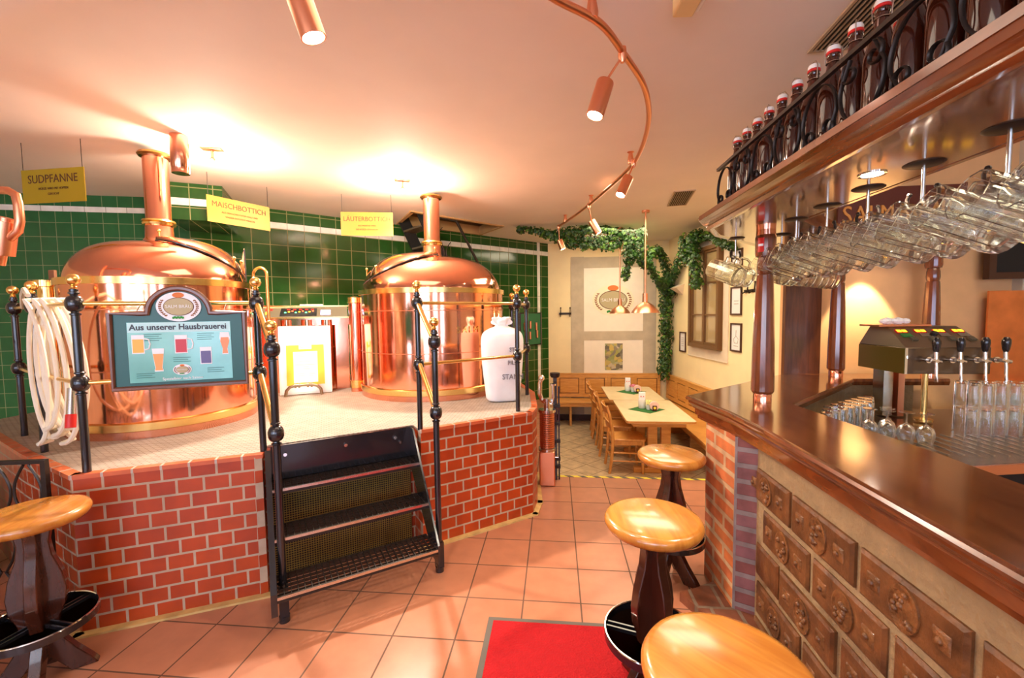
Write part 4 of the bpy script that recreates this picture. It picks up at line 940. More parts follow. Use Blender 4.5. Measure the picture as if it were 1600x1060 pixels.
ivy('ivy_garland', [([(-.55, 6.6, 2.985), (-.284, 6.6, 2.95), (-.013, 6.6, 2.86), (.26, 6.7, 2.735), (.579, 6.8, 2.735), (.865, 6.9, 2.72), (1.017, 7, 2.78)], .055),
     ([(-.1, 6.6, 2.87), (.1, 6.6, 2.90), (.257, 6.6, 2.92), (.448, 6.6, 2.93), (.638, 6.65, 2.96), (.852, 6.8, 2.96), (1.05, 6.9, 2.93)], .065),
     ([(.15, 6.65, 2.83), (.5, 6.75, 2.83), (.9, 6.9, 2.85), (1.15, 7, 2.9)], .05)], 'ivy garland running along the ceiling from the end of the lamp rail', 11)
ivy('ivy_cluster', [([(1.10, 7, 2.95), (1.146, 7, 2.86), (1.197, 7, 2.57), (1.13, 7, 2.37), (1.119, 7, 2.236)], .06), ([(1.15, 6.95, 2.92), (1.2, 6.95, 2.75), (1.16, 6.95, 2.55)], .11),
     ([(1.30, 6.8, 2.92), (1.335, 6.8, 2.781), (1.31, 6.8, 2.55)], .085)], 'thick hanging clump of ivy above the copper pendants', 12)
ivy('ivy_garland', [([(1.364, 7.2, 2.62), (1.43, 7.25, 2.5), (1.58, 7.4, 2.45), (1.80, 7.7, 2.22), (1.96, 8.0, 2.17), (2.05, 8.1, 2.2), (2.10, 7.9, 2.321), (2.14, 7.5, 2.66), (2.16, 7.1, 2.85), (2.2, 6.8, 2.86)], .07),
     ([(1.56, 7.6, 2.55), (1.622, 7.6, 2.66), (1.78, 7.8, 2.77), (1.93, 8.0, 2.67), (2.03, 8.1, 2.46), (2.08, 8.1, 2.27)], .075)], 'looping ivy garland between the pendants and the window', 13)
ivy('ivy_curtain', [([(2.12, 6.95, 2.87), (2.14, 6.9, 2.6), (2.16, 6.85, 2.3), (2.17, 6.85, 2.08)], .085), ([(2.16, 7.1, 2.8), (2.24, 6.5, 2.78), (2.28, 6.2, 2.62), (2.36, 6.0, 2.55)], .05), ([(2.10, 7.2, 2.85), (2.12, 7.15, 2.5)], .10)], 'ivy hanging over the upper part of the brown window', 14)
ivy('ivy_column', [([(2.0, 8.15, 2.2), (2.06, 8.2, 2.1), (2.05, 8.2, 1.75), (2.06, 8.2, 1.28), (2.04, 8.2, .85), (2.03, 8.2, .5)], .11), ([(2.08, 8.15, 2.3), (2.12, 8.0, 2.0)], .07)], 'tall ivy trailing down the corner to the oak bench', 15)
# ================================================================== BAR
ORD = ['first', 'second', 'third', 'fourth', 'fifth', 'sixth', 'seventh', 'eighth', 'ninth', 'tenth', 'eleventh', 'twelfth', 'thirteenth', 'fourteenth', 'fifteenth', 'sixteenth', 'seventeenth']
def sweep(path, prof, name, m, parent, closed=False):
    """profile (outward, z) swept along a plan polyline; outward is to the left of the travel direction"""
    P = [Vector(p) for p in path]; k = len(P); vs = []; q = len(prof)
    for i in range(k):
        d0 = (P[i]-P[i-1]).normalized() if i else (P[1]-P[0]).normalized(); d1 = (P[i+1]-P[i]).normalized() if i < k-1 else d0
        n0, n1 = Vector((-d0.y, d0.x)), Vector((-d1.y, d1.x)); nn = (n0+n1).normalized(); s = 1/max(.4, nn.dot(n0))
        for o, z in prof: v = P[i]+nn*o*s; vs.append((v.x, v.y, z))
    fs = [(i*q+j, i*q+(j+1) % q, (i+1)*q+(j+1) % q, (i+1)*q+j) for i in range(k-1) for j in range(q)]
    fs += [tuple(range(q))[::-1], tuple((k-1)*q+j for j in range(q))]
    return MB().add(vs, fs).build(name, m, parent, ang=.5)
CT = 1.15
outer = [(.945, .15), (.945, 2.0), (.925, 2.35), (.845, 2.78), (1.93, 3.775)]
top = outer+[(2.95, 3.775), (2.95, 3.50), (2.27, 3.49), (1.335, 2.54), (1.40, 1.7), (1.40, .15)]
ctp = empty('bar_counter', (.945, .15, 0), 0, 'long polished mahogany bar top with moulded edge running to the back wall', 'bar counter')
def off(P, o): return [(x-o[0], y-o[1]) for x, y in P]
O = (.945, .15)
MB().prism(off(top, O), CT-.035, CT).build('worktop', M['mahogtop'], ctp, smooth=False)
prof = [(-.05, CT-.001), (.0, CT), (.016, CT-.004), (.022, CT-.014), (.016, CT-.026), (.006, CT-.030), (.004, CT-.042), (-.004, CT-.052), (-.014, CT-.062), (-.018, CT-.075), (-.028, CT-.08), (-.03, CT-.115), (-.042, CT-.122), (-.044, CT-.14), (-.06, CT-.15), (-.10, CT-.15), (-.10, CT-.03)]
sweep(off(outer, O), prof, 'moulded_edge', M['mahog'], ctp)
inn = [(2.95, 3.50), (2.27, 3.49), (1.335, 2.54), (1.40, 1.7), (1.40, .15)]
sweep(off(inn, O), [(-.02, CT-.002), (.004, CT-.004), (.008, CT-.02), (.0, CT-.05), (-.03, CT-.05)], 'inner_edge', M['mahog'], ctp)
# masonry below
bf = empty('brick_bar_front', (1.05, .15, 0), 0, 'brick bar front with stamped old bricks and a rough brick pillar', 'bar front')
O2 = (1.05, .15)
core = [(1.05, .15), (1.05, 2.31), (.975, 2.36), (.955, 2.72), (2.0, 3.68), (2.75, 3.68), (2.75, 3.56), (2.25, 3.55), (1.30, 2.60), (1.34, 1.7), (1.34, .15)]
MB().prism(off(core, O2), 0, CT-.04).build('core', M['mortar'], bf, smooth=False)
for a, b, z0 in (((2.0, 3.72), (.935, 2.735), 0), ((.935, 2.735), (.955, 2.355), 0), ((.955, 2.355), (1.05, 2.305), 0)):
    o = wallobj('pillar_face', a, b, 0, CT-.14, M['oldbrick'] if (a, b) != ((.955, 2.355), (1.05, 2.305)) else brick('weathered_brick', (.22, .07, .06), (.28, .12, .13), (.26, .2, .19), .4, .086, .014, 'XZ', .75, 0, bump=1, noise=.3), .03)
    o.parent = bf; o.location = (o.location.x-O2[0], o.location.y-O2[1], 0)
bk, sd = MB(), MB()
random.seed(21)
rows = [(.705, .868, 2.372), (.505, .672, 2.22), (.305, .472, 2.46), (.105, .272, 2.27), (-.02, .07, 2.40)]
for z0, z1, ystart in rows:
    yy = ystart
    while yy > .2:
        ya, yb = yy-.392, yy
        ya2, yb2 = max(ya, .16), min(yb, 2.285)
        if yb2-ya2 > .06:
            j = random.uniform(-.004, .004)
            x0 = -.016+j; v = [(x0, ya2, z0), (x0, yb2, z0), (x0, yb2, z1), (x0, ya2, z1)]
            e_ = .012
            fr = [(x0, ya2+e_, z0+e_), (x0, yb2-e_, z0+e_), (x0, yb2-e_, z1-e_), (x0, ya2+e_, z1-e_)]
            bb = [(.01, ya2, z0), (.01, yb2, z0), (.01, yb2, z1), (.01, ya2, z1)]
            mid = [(x0+.008, a_[1], a_[2]) for a_ in bb]
            bk.add([(p[0], p[1]-.15, p[2]) for p in bb+mid+fr], [(0, 4, 5, 1), (1, 5, 6, 2), (2, 6, 7, 3), (3, 7, 4, 0), (4, 8, 9, 5), (5, 9, 10, 6), (6, 10, 11, 7), (7, 11, 8, 4), (8, 11, 10, 9)])
            if z1-z0 > .1 and yb2-ya2 > .3:
                c = (ya+yb)/2-.15; zc = (z0+z1)/2
                T_ = Matrix.Translation((x0, c, zc)) @ Matrix.Rotation(-PI/2, 4, 'Y') @ Matrix.Scale(1.0, 4)
                # oval shield: raised rim, domed middle with a crest of lumps
                pr = [(.060, -.001), (.060, .006), (.052, .008), (.047, .003), (.03, .005), (.001, .008)]
                sd.lathe([(r*1.0, h) for r, h in pr], 24, Matrix.Translation((x0, c, zc)) @ Matrix.Scale(.95, 4, (0, 1, 0)) @ Matrix.Scale(1.18, 4, (0, 0, 1)) @ Matrix.Rotation(-PI/2, 4, 'Y'))
                for t in range(9): sd.ball((x0-.006, c+random.uniform(-.032, .032), zc+random.uniform(-.045, .045)), random.uniform(.007, .014), 8)
                for s in (-1, 1):
                    w = .024; cy = c+s*.125
                    sd.add([(x0-.006, cy-w, zc-w*.9), (x0-.006, cy+w*.9, zc-w), (x0-.006, cy+w, zc+w), (x0-.006, cy-w, zc+w*.9), (x0+.001, cy-w*1.2, zc-w*1.2), (x0+.001, cy+w*1.2, zc-w*1.2), (x0+.001, cy+w*1.2, zc+w*1.2), (x0+.001, cy-w*1.2, zc+w*1.2)], [(0, 3, 2, 1), (0, 1, 5, 4), (1, 2, 6, 5), (2, 3, 7, 6), (3, 0, 4, 7)])
                    sd.ball((x0-.006, cy, zc), .012, 8)
        yy -= .42
bk.build('stamped_bricks', M['stamp'], bf, ang=.5); sd.build('stamped_shields', M['stampr'], bf, ang=1)
MB().prism(off([(.71, 2.47), (.82, 2.52), (.95, 2.60), (1.05, 2.30), (1.05, .15), (.92, .15), (.84, 2.2)], O2), 0, .055).build('plinth', M['plinth'], bf, smooth=False)

# copper and mahogany columns
def column(loc, label, h, sticker=False):
    e = empty('turned_column', loc, 0, label, 'column', 'turned mahogany columns on the bar top')
    MB().lathe([(.048, 0), (.048, .045), (.045, .05)], 36).build('copper_foot', M['copper'], e)
    MB().lathe([(.03, .04), (.052, .052), (.0595, .065), (.06, .085), (.057, .30), (.050, .55), (.044, .70), (.041, .735), (.036, .74), (.040, .75), (.043, .77), (.041, .81), (.036, .835), (.049, .84), (.053, .86), (.053, .945), (.050, .96), (.03, .965)], 14).build('turned_shaft', M['mahogv'], e, ang=.35)
    MB().lathe([(.044, .955), (.050, .96), (.049, h)], 36).build('copper_cap', M['copper'], e)
    if sticker:
        T_ = Matrix.Rotation(math.radians(-28), 4, 'Z')
        p = MB().lathe([(.0535, .862), (.0545, .862), (.0545, .942), (.0535, .942)], 6, None, math.radians(200), math.radians(238)).build('red_sticker', M['redplastic'], e)
        MB().lathe([(.0548, .895), (.0552, .895), (.0552, .908), (.0548, .908)], 6, None, math.radians(204), math.radians(234)).build('white_mark', M['white'], p)
    return e
CZ = 2.14
column((1.20, 2.60, CT+.0005), 'tall mahogany column with copper ends at the bend of the bar', CZ-CT, True)
column((2.21, 3.60, CT+.0005), 'mahogany column on the bar top next to the back wall', CZ-CT)
column((2.90, 3.62, CT+.0005), 'mahogany column behind the beer tap unit', CZ-CT)
# canopy
cn_ = empty('bar_canopy', (.85, .15, 0), 0, 'long mahogany canopy with crown moulding hanging above the bar top', 'canopy')
co_ = [(.85, .15), (.85, 2.51), (.968, 2.735), (1.97, 3.80)]
can = co_+[(3.0, 3.795), (3.0, 3.45), (2.25, 3.42), (1.27, 2.36), (1.27, .15)]
O3 = (.85, .15)
MB().prism(off(can, O3), CZ, CZ+.045).build('soffit_board', M['soffit'], cn_, smooth=False)
fp = [(-.02, CZ-.004), (.0, CZ-.006), (.01, CZ+.006), (.008, CZ+.014), (.016, CZ+.022), (.034, CZ+.03), (.042, CZ+.042), (.048, CZ+.05), (.05, CZ+.062), (.04, CZ+.068), (-.06, CZ+.068), (-.06, CZ+.01)]
sweep(off(co_, O3), fp, 'crown_moulding', M['mahog'], cn_)
sweep(off([(3.0, 3.45), (2.25, 3.42), (1.27, 2.36), (1.27, .15)], O3), [(-.02, CZ-.002), (.0, CZ-.002), (.012, CZ+.02), (.012, CZ+.068), (-.03, CZ+.068)], 'back_edge', M['mahog'], cn_)
# recessed lamp
dl = empty('recessed_lamp', (1.07, 1.59, CZ), 0, 'bright recessed lamp under the bar canopy', 'lamp')
MB().lathe([(.030, -.002), (.040, -.004), (.040, .002)], 24).build('ring', M['chrome'], dl)
MB().lathe([(.001, -.0025), (.030, -.0025)], 24).build('bulb', mat('bulb_strong', (1, .95, .9), .5, emit=70, ecol=(1, .92, .84)), dl)
lamp('canopy_beam', 'SPOT', (0, 0, -.02), 55, (1, .86, .68), .03, (0, 0, -1), math.radians(130), dl)
d2 = empty('recessed_lamp', (2.50, 3.60, CZ), 0, 'lamp under the canopy throwing a cone of light on the peach wall', 'lamp')
MB().lathe([(.030, -.002), (.040, -.004), (.040, .002)], 24).build('ring', M['chrome'], d2)
MB().lathe([(.001, -.0025), (.030, -.0025)], 24).build('bulb', M['emit'], d2)
lamp('canopy_beam', 'SPOT', (0, 0, -.02), 75, (1, .80, .55), .02, (0, .18, -1), math.radians(62), d2, .3)

# wrought-iron scroll rail
sr_ = empty('scroll_rail', (.868, .2, CZ+.068), 0, 'black wrought-iron scroll rail along the front of the canopy', 'rail')
MB().box(-.008, .008, 0, 2.22, .215, .229).box(-.006, .006, 0, 2.22, 0, .008).build('bars', M['iron'], sr_, smooth=False)
def cscroll(yc, flip, w=.090, h=.203):
    pts = []
    for i in range(14):                               # inner curl
        t = i/13; a = -PI*.5-2.2*PI*(1-t)*.9; r = .012+.026*t; pts.append((yc-w+.042+r*math.cos(a)*1.0+0, .05+r*math.sin(a)))
    for i in range(1, 25):
        t = i/24; a = PI+.35-(PI+.7)*t; pts.append((yc+w*math.cos(a), .098+(h/2)*math.sin(a)*1.0 if math.sin(a) > 0 else .098+.07*math.sin(a)))
    m_ = [(2*yc-y, z) for y, z in pts[:14]][::-1]
    allp = pts+m_
    if flip: allp = [(y, h+.012-z) for y, z in allp]
    return [(0, y, z+.004) for y, z in allp]
ns_ = 11
for i in range(ns_):
    yc = 2.22-.094-i*.196
    MB().tube(cscroll(yc, i % 2 == 1), .0032, 6, flat=.007).build('scroll', M['iron'], sr_)
# swing-top bottles
def bottle():
    e = empty('swing_top_bottle', (0, 0, 0), 0, 'x', 'bottle')
    MB().lathe([(.001, 0), (.040, 0), (.042, .006), (.042, .185), (.040, .205), (.028, .25), (.018, .285), (.0165, .315), (.019, .318), (.019, .328), (.001, .328)], 24).build('glass_body', M['brownglass'], e)
    MB().lathe([(.018, .328), (.0205, .330), (.0205, .337), (.018, .339)], 20).build('red_gasket', M['redplastic'], e)
    MB().lathe([(.019, .339), (.020, .345), (.017, .354), (.008, .359), (.001, .360)], 20).build('porcelain_cap', M['porcelain'], e)
    MB().tube([(.021, 0, .30), (.024, 0, .345), (.01, .0, .366), (-.01, 0, .366), (-.024, 0, .345), (-.021, 0, .30)], .0018, 5).tube([(.019*math.cos(a), .019*math.sin(a), .302) for a in [2*PI*i/14 for i in range(14)]], .002, 5, closed=True).tube([(0, -.019, .302), (0, -.032, .29), (0, -.034, .26)], .0018, 5).build('wire_bail', M['steel'], e)
    return e
BZ = CZ+.068
b0 = None
for row, bx in enumerate((.935, 1.045)):
    for i in range(15):
        if b0 is None: b = b0 = bottle()
        else: b = copy_tree(b0)
        b.location = (bx, 2.345-.108*i-row*.03, BZ+.0005-.023+.0); b.rotation_euler = (0, 0, i*1.3+row)
        b.location.z = BZ+.001
        b['group'] = 'brown bottles in the %s row on the canopy' % ('front' if row == 0 else 'back')
        b['label'] = 'brown swing-top bottle on the canopy, %s from the far end in the %s row' % (ORD[i], 'front' if row == 0 else 'back')
MB().box(.0, .38, 0, 2.3, 0, .02)
# a shelf board carries the bottles level with the moulding
MB().prism(off([(.80, .15), (.80, 2.50), (1.27, 2.50), (1.27, .15)], O3), CZ+.045, CZ+.068).build('shelf_board', M['mahog'], cn_, smooth=False)

# hooks under the canopy with beer mugs
def hook_obj():
    e = empty('mug_hook', (0, 0, 0), 0, 'x', 'hook', 'double iron hooks under the bar canopy')
    MB().lathe([(.001, -.006), (.045, -.005), (.052, -.001), (.052, 0), (.001, 0)], 28).build('round_plate', M['iron'], e)
    MB().cyl((0, 0, -.004), (0, 0, -.12), .0055, 10).build('rod', M['steel'], e)
    p = MB()
    for s in (-1, 1):
        p.tube([(0, 0, -.118), (s*.025, 0, -.13), (s*.052, 0, -.128), (s*.066, 0, -.112), (s*.068, 0, -.095), (s*.06, 0, -.085)], .0055, 8)
        p.ball((s*.058, 0, -.083), .008, 8)
    p.build('prongs', M['iron'], e)
    return e
hks = [(1.13, .96, 85), (1.148, 1.23, 85), (1.16, 1.50, 85), (1.18, 1.77, 85), (1.195, 2.04, 85), (1.21, 2.31, 85), (1.14, 2.86, 45), (1.37, 2.77, 45), (1.57, 2.97, 45), (1.77, 3.17, 45), (1.97, 3.37, 45)]
h0 = None
def mug():
    e = empty('beer_mug', (0, 0, 0), 0, 'x', 'beer mug')
    R_, H_ = .064, .205
    out = [(.001, 0), (R_*.92, 0), (R_, .012), (R_*1.02, .03), (R_, .06), (R_*.99, H_), (R_*.95, H_+.002)]
    inn_ = [(R_*.92, H_), (R_*.90, .03), (R_*.8, .02), (.001, .018)]
    MB().lathe(out+inn_, 14).build('glass_body', M['glass'], e, ang=.35)
    MB().tube([(R_*.97, 0, .03), (R_+.03, 0, .035), (R_+.042, 0, .06), (R_+.042, 0, .10), (R_+.03, 0, .128), (R_*.97, 0, .132)], .0075, 8).build('handle', M['glass'], e)
    return e
m0 = None; R_MUG = .064
for hi, (x, y, az) in enumerate(hks):
    if h0 is None: h0 = hook_obj(); hk_ = h0
    else: hk_ = copy_tree(h0)
    hk_.location = (x, y, CZ-.0005); hk_.rotation_euler = (0, 0, math.radians(az))
    hk_['label'] = 'iron mug hook under the canopy, %s from the right edge' % ORD[hi]
    ca, sa = math.cos(math.radians(az)), math.sin(math.radians(az))
    for s in (-1, 1):
        px, py = x+s*.066*ca, y+s*.066*sa
        if m0 is None: mg = m0 = mug()
        else: mg = copy_tree(m0)
        # hanging by the handle: the mug's axis (mouth -> base) leans down, away from the bar room
        tilt = -.40-.04*math.sin(hi*2.1); yawd = math.radians(az-90-8+4*math.sin(hi*1.7))
        ax = Vector((math.cos(yawd), math.sin(yawd), tilt)).normalized()
        hx = Vector((0, 0, 1)); hx = (hx-ax*hx.dot(ax)).normalized()
        zx = -ax; yx = zx.cross(hx)
        R3 = Matrix((hx, yx, zx)).transposed()
        gp = R3 @ Vector((R_MUG+.035, 0, .11))
        pos = Vector((px, py, CZ-.122))-gp
        mg.location = pos; mg.rotation_euler = R3.to_euler()
        mg['group'] = 'glass mugs hanging under the canopy'
        mg['label'] = 'clear glass beer mug on the %s hook from the right edge, %s prong' % (ORD[hi], ('nearer', 'further')[s > 0])

# beer tap unit
tp = empty('beer_tap_unit', (2.245, 2.98, 0), math.radians(0), 'steel and brass beer tap unit with four black-handled taps and yellow displays', 'beer taps')
TZ = 1.26
MB().box(0, .50, 0, .42, TZ, TZ+.17).build('housing', mat('tap_housing', (.16, .11, .07), .25, .8), tp, bev=.004)
MB().box(-.004, 0, .0, .42, TZ, TZ+.165).build('brass_end', mat('dull_brass', (.42, .32, .10), .3, 1), tp, smooth=False)
MB().box(-.004, .012, -.004, .0, TZ, TZ+.17).build('steel_corner', M['chrome'], tp, smooth=False)
cs = MB(); cs.add([(0, 0, TZ+.17), (.50, 0, TZ+.17), (.46, .20, TZ+.30), (.03, .20, TZ+.30), (.03, .36, TZ+.30), (.46, .36, TZ+.30), (.50, .42, TZ+.17), (0, .42, TZ+.17)],
                  [(0, 1, 2, 3), (3, 2, 5, 4), (4, 5, 6, 7), (0, 3, 4, 7), (1, 6, 5, 2), (0, 7, 6, 1)])
csl = cs.build('sloping_top', mat('brushed_steel', (.42, .34, .25), .3, 1), tp, smooth=False)
MB().box(-.03, .30, .19, .38, TZ+.30, TZ+.312).build('copper_shelf', M['copper_d'], tp, smooth=False)
Tq = Matrix.Translation((0, 0, TZ+.17)) @ Matrix.Rotation(math.atan2(.13, .20), 4, 'X')
for i in range(4):
    x = .075+i*.115
    u = MB().box(x-.03, x+.038, .16, .195, 0, .006, Tq).build('display_frame', M['redplastic'], csl, smooth=False)
    MB().box(x-.025, x+.0, .165, .19, .006, .008, Tq).box(x+.008, x+.033, .165, .19, .006, .008, Tq).build('display', M['lcd'], csl, smooth=False)
    MB().box(x-.02, x+.04, .115, .15, 0, .007, Tq).build('button_plate', M['steel'] if i else M['napkin'], csl, smooth=False)
    MB().box(x+.01, x+.045, .07, .105, 0, .012, Tq).build('switch', M['panel'], csl, smooth=False)
MB().lathe([(.02, 0), (.02, .02), (.001, .022)], 14, Tq @ Matrix.Translation((.255, .14, 0))).build('knob', M['black'], csl)
for i in range(4):
    x = .11+i*.138 if i < 3 else .50
    z = TZ+.095
    t = MB().cyl((x, 0, z), (x, -.10, z), .012, 12).cyl((x, -.03, z), (x, -.04, z), .02, 12).cyl((x-.03, -.09, z+.006), (x+.028, -.09, z-.006), .011, 10).tube([(x, -.09, z), (x, -.095, z-.04), (x-.004, -.10, z-.08), (x, -.10, z-.13)], .0085, 10).cyl((x, -.09, z), (x, -.085, z+.065), .0105, 12).build('tap', M['chrome'], tp)
    MB().lathe([(.011, .055), (.017, .07), (.022, .11), (.021, .13), (.012, .145), (.001, .147)], 16, Matrix.Translation((x, -.087, z))).build('handle', M['black'], t)
MB().cyl((.17, .06, .94), (.17, .06, TZ), .017, 16).cyl((.17, .06, .94), (.17, .06, .955), .05, 20).build('brass_support', M['brass'], tp)
MB().box(.02, .08, .2, .3, .94, TZ).build('steel_support', M['steel'], tp, smooth=False)
MB().box(.10, .14, .18, .3, .94, TZ).build('copper_pipe_cover', M['copper_d'], tp, smooth=False)
cl_ = MB(); random.seed(4)
for i in range(5): cl_.ball((2.30+i*.035, 3.25+.02*(i % 2), TZ+.335), .028+.008*(i % 2), 8, .75)
tag(cl_.build('white_cloth', M['white'], None, smooth=False), 'crumpled white cloth lying on top of the beer tap unit', 'cloth')
# steel back counter
WZ = .93
wc = empty('steel_work_counter', (1.45, 2.0, 0), 0, 'low steel work counter with drain grooves inside the bar', 'work counter')
wp = [(1.42, 1.95), (1.96, 2.18), (3.1, 2.42), (3.7, 2.5), (3.7, 3.46), (2.28, 3.44), (1.42, 2.56)]
MB().prism(off(wp, (1.45, 2.0)), WZ-.03, WZ).build('drain_top', mat('wet_steel', (.34, .26, .2), .25, 1), wc, smooth=False)
gr = MB()
for i in range(22): gr.box(.55+i*.07, .56+i*.07, .36, .75, WZ, WZ+.004)
gr.build('drain_ribs', M['steel'], wc, smooth=False)
sweep(off([(1.42, 1.95), (1.96, 2.18), (3.1, 2.42), (3.7, 2.5)][::-1], (1.45, 2.0)), [(-.01, WZ+.004), (.006, WZ+.006), (.008, WZ-.04), (-.01, WZ-.04)], 'front_edge', M['copper_d'], wc)
MB().prism(off([(1.46, 2.02), (1.96, 2.24), (3.1, 2.48), (3.68, 2.56), (3.68, 3.44), (2.28, 3.42), (1.46, 2.56)], (1.45, 2.0)), 0, WZ-.03).build('dark_fill', M['blackmesh'], wc, smooth=False)  # black fill box; its colour stands in for the darkness below the counter
# glasses
def goblet():
    e = tag(MB().lathe([(.001, .168), (.034, .168), (.034, .164), (.006, .158), (.004, .15), (.004, .105), (.012, .10), (.032, .085), (.041, .06), (.040, .03), (.033, .001), (.0315, .001), (.038, .03), (.039, .06), (.030, .083), (.001, .098)], 20).build('goblet', M['glass'], None, ang=1), 'x', 'glass', 'upturned stemmed glasses on the steel counter')
    return e
def tumbler():
    return tag(MB().lathe([(.001, .15), (.029, .15), (.031, .145), (.0335, .02), (.034, .0), (.032, .0), (.0295, .12), (.028, .135), (.001, .137)], 18).build('beer_tumbler', M['glass'], None, ang=1), 'x', 'glass')
g0 = None
for i, (x, y) in enumerate(((2.05, 2.56), (1.98, 2.60), (1.91, 2.64), (1.84, 2.68), (1.95, 2.70))):
    g = g0 = goblet() if g0 is None else g0.copy()
    if i: COL.objects.link(g)
    g.location = (x, y, WZ+.001); g['label'] = 'upturned stemmed glass on the steel counter, %s from the brass tap post' % ORD[i]
t0 = None
def place_t(x, y, z, lab, grp):
    global t0
    if t0 is None: t = t0 = tumbler()
    else: t = t0.copy(); COL.objects.link(t)
    t.location = (x, y, z); t['label'] = lab; t['group'] = grp
for r in range(3):
    for i in range(7):
        x = 1.58+i*.075+r*.06; y = 2.62+i*.02+r*.09+ (i*.035)
        place_t(x, y+.02, WZ+.001, 'upturned tumbler on the steel counter left of the tap post, %s of %s row' % (ORD[i], ('the front', 'the middle', 'the back')[r]), 'upturned tumblers left of the tap post')
for lay in range(2):
    for r in range(2):
        for i in range(6):
            place_t(2.46+i*.075, 2.76+r*.08, WZ+.006+lay*.152, 'tumbler under the beer taps, %s from the left, %s layer, %s row' % (ORD[i], ('lower', 'upper')[lay], ('front', 'back')[r]), 'stacked tumblers under the beer taps')
bw0 = None
for c in range(2):
    for k in range(8):
        if bw0 is None: bw = bw0 = tag(MB().lathe([(.001, 0), (.035, 0), (.052, .03), (.054, .035), (.051, .035), (.034, .004), (.001, .004)], 24).build('glass_bowl', M['glass'], None, ang=.8), 'x', 'bowl')
        else: bw = bw0.copy(); COL.objects.link(bw)
        bw.location = (2.68+c*.12, 2.60+c*.03, WZ+.006+k*.0365); bw['group'] = 'stacked glass bowls at the right edge'
        bw['label'] = 'glass bowl in the %s stack at the right edge, %s from the bottom' % (('left', 'right')[c], ORD[k])
# things on the back wall
cpn = tag(MB().box(3.37, 4.6, 3.70, 3.715, 1.10, 1.81).build('copper_wall_panel', M['copperpan'], None, smooth=False), 'hammered copper splash panel on the back wall at the right edge', 'panel')
fr = empty('dark_wall_frame', (3.33, 3.715, 1.90), 0, 'thick dark wooden frame high on the back wall at the right edge', 'frame')
mb = MB(); ring(mb, 0, .9, 0, .75, .05, -.05, 0); mb.build('frame', M['framewood'], fr, smooth=False)
MB().box(.05, .85, -.01, 0, .05, .70).build('dark_picture', M['blackmesh'], fr, smooth=False)
lb = empty('name_board', (2.25, 3.70, 2.22), 0, 'dark red wooden board with cut-out letters behind the hanging mugs', 'sign')
MB().box(0, .95, 0, .02, -.0, .42).build('board', mat('dark_red_board', (.11, .02, .01), .5), lb, smooth=False)
text('letters', 'SALM BRÄU', .2, mat('orange_letters', (.7, .3, .06), .5), lb, (.47, -.004, .2), (PI/2, 0, 0), sx=.85, ext=.004)
bc = empty('back_shelf', (4.3, 3.40, 0), 0, 'copper-topped back shelf below the copper panel at the right edge', 'shelf')
MB().box(-.55, .75, .0, .34, 1.06, 1.09).build('shelf_top', M['copper_d'], bc, smooth=False)
MB().box(-.50, .72, .04, .34, .0, 1.06).build('shelf_body', M['brownpanel'], bc, smooth=False)

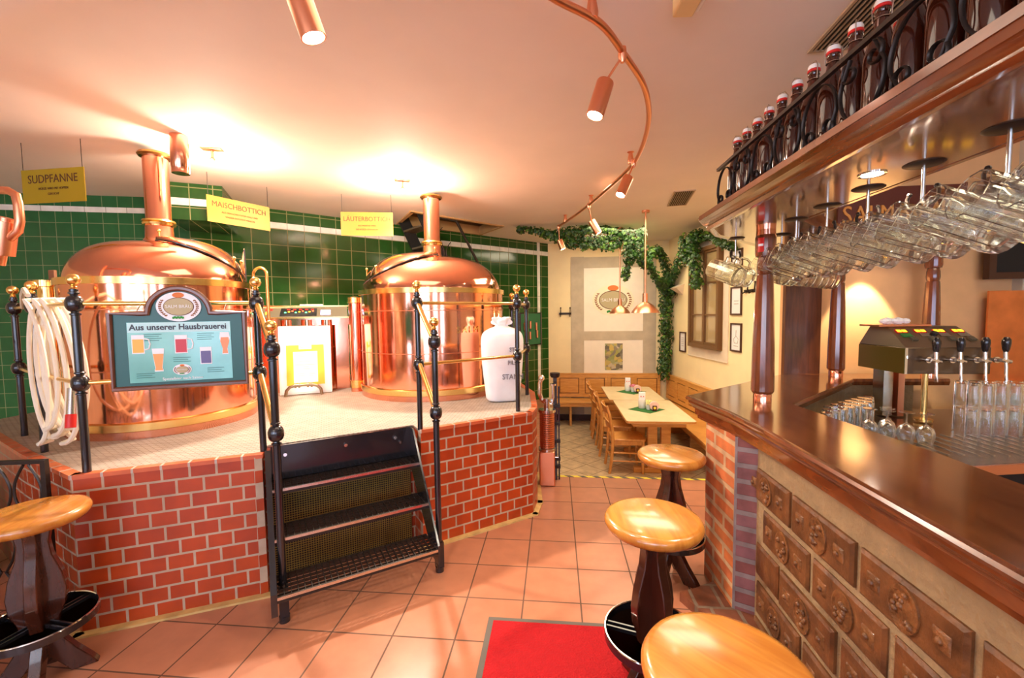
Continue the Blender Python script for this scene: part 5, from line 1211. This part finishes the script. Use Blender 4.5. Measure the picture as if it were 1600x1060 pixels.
# ================================================================== STOOLS
def stool():
    e = empty('bar_stool', (0, 0, 0), 0, 'x', 'bar stool', 'round pine bar stools with dark curved legs')
    MB().lathe([(.001, .748), (.17, .748), (.192, .754), (.203, .772), (.203, .784), (.195, .798), (.178, .804), (.001, .805)], 48).build('seat', M['oakseat'], e, ang=1)
    pr = [(.085, .75), (.060, .70), (.052, .655), (.060, .59), (.088, .50), (.100, .42), (.094, .35), (.070, .29), (.062, .24), (.074, .18), (.115, .11), (.165, .04), (.19, 0)]
    for k in range(4):
        T_ = Matrix.Rotation(k*PI/2+.4, 4, 'Z'); mb = MB(); vs = []; q = len(pr)
        inner = [max(.004, r-.095 if z < .16 else .004) for r, z in pr]
        for s in (-.022, .022):
            vs += [(r, s, z) for r, z in pr]+[(a, s, z) for a, (r, z) in zip(inner, pr)]
        fs = []
        n2 = 2*q
        for j in range(q-1):
            fs += [(j, j+1, q+j+1, q+j), (n2+j, n2+q+j, n2+q+j+1, n2+j+1), (j, n2+j, n2+j+1, j+1), (q+j, q+j+1, n2+q+j+1, n2+q+j)]
        fs += [(0, q, n2+q, n2), (q-1, n2+q-1, n2+n2-1, n2-1)]
        mb.add(vs, fs, T_).build('leg', M['darkwood'], e, ang=.9, bev=.004)
    rg = MB().lathe([(.196, .255), (.204, .255), (.204, .288), (.196, .288), (.196, .255)], 56).build('foot_ring', M['black'], e)
    MB().tube([(.2*math.cos(a), .2*math.sin(a), .289) for a in [2*PI*i/56 for i in range(56)]], .0045, 6, closed=True).build('bright_rim', M['chrome'], rg)
    for k in range(4):
        T_ = Matrix.Rotation(k*PI/2+.4+PI/4, 4, 'Z')
        MB().box(.03, .2, -.018, -.010, .262, .278, T_).box(.03, .2, .010, .018, .262, .278, T_).build('ring_brace', M['black'], e, smooth=False)
    return e
s0 = stool()
for i, (x, y, a, lab) in enumerate(((.41, 1.82, .1, 'round pine bar stool in the middle, beside the red mat'), (.715, 2.70, .5, 'furthest round pine bar stool at the brick pillar of the bar'), (.415, 1.045, .8, 'nearest bar stool at the bottom edge, in front of the stamped bricks'),
                               (-2.405, 1.68, .3, 'bar stool at the left edge in front of the brick platform corner'), (-2.62, 1.30, 1.1, 'bar stool mostly cut off by the lower left corner, only its foot ring showing'))):
    c = s0 if i == 0 else copy_tree(s0)
    c.location = (x, y, .0115 if i in (0, 2) else .0005); c.rotation_euler = (0, 0, a); c['label'] = lab
# red mat
rm = empty('red_mat', (-.376, 2.243, 0), math.radians(0), 'red floor mat with grey rubber edge beside the middle stool', 'mat')
MB().box(0, .95, -1.6, 0, .0, .006).build('rubber_edge', M['rubber'], rm, smooth=False)
MB().box(.03, .92, -1.57, -.03, .006, .011).build('pile', M['red'], rm, smooth=False)
# iron fence at the left
fc = empty('iron_fence', (-2.66, 1.93, 0), math.radians(190), 'black wrought-iron fence section behind the left stool', 'fence')
f = MB(); f.box(-.012, .012, -.012, .012, 0, .955).box(0, .9, -.010, .010, .935, .955).box(0, .9, -.008, .008, .05, .065)
f.build('frame', M['iron'], fc, smooth=False)
for i in range(6):
    c = .09+i*.15
    q = MB()
    for s in (-1, 1): q.tube([(c+s*(.012+.055*abs(math.sin(t*PI*3))), 0, .93-.86*t) for t in [j/36 for j in range(37)]], .0065, 6)
    q.build('wavy_bars', M['iron'], fc)
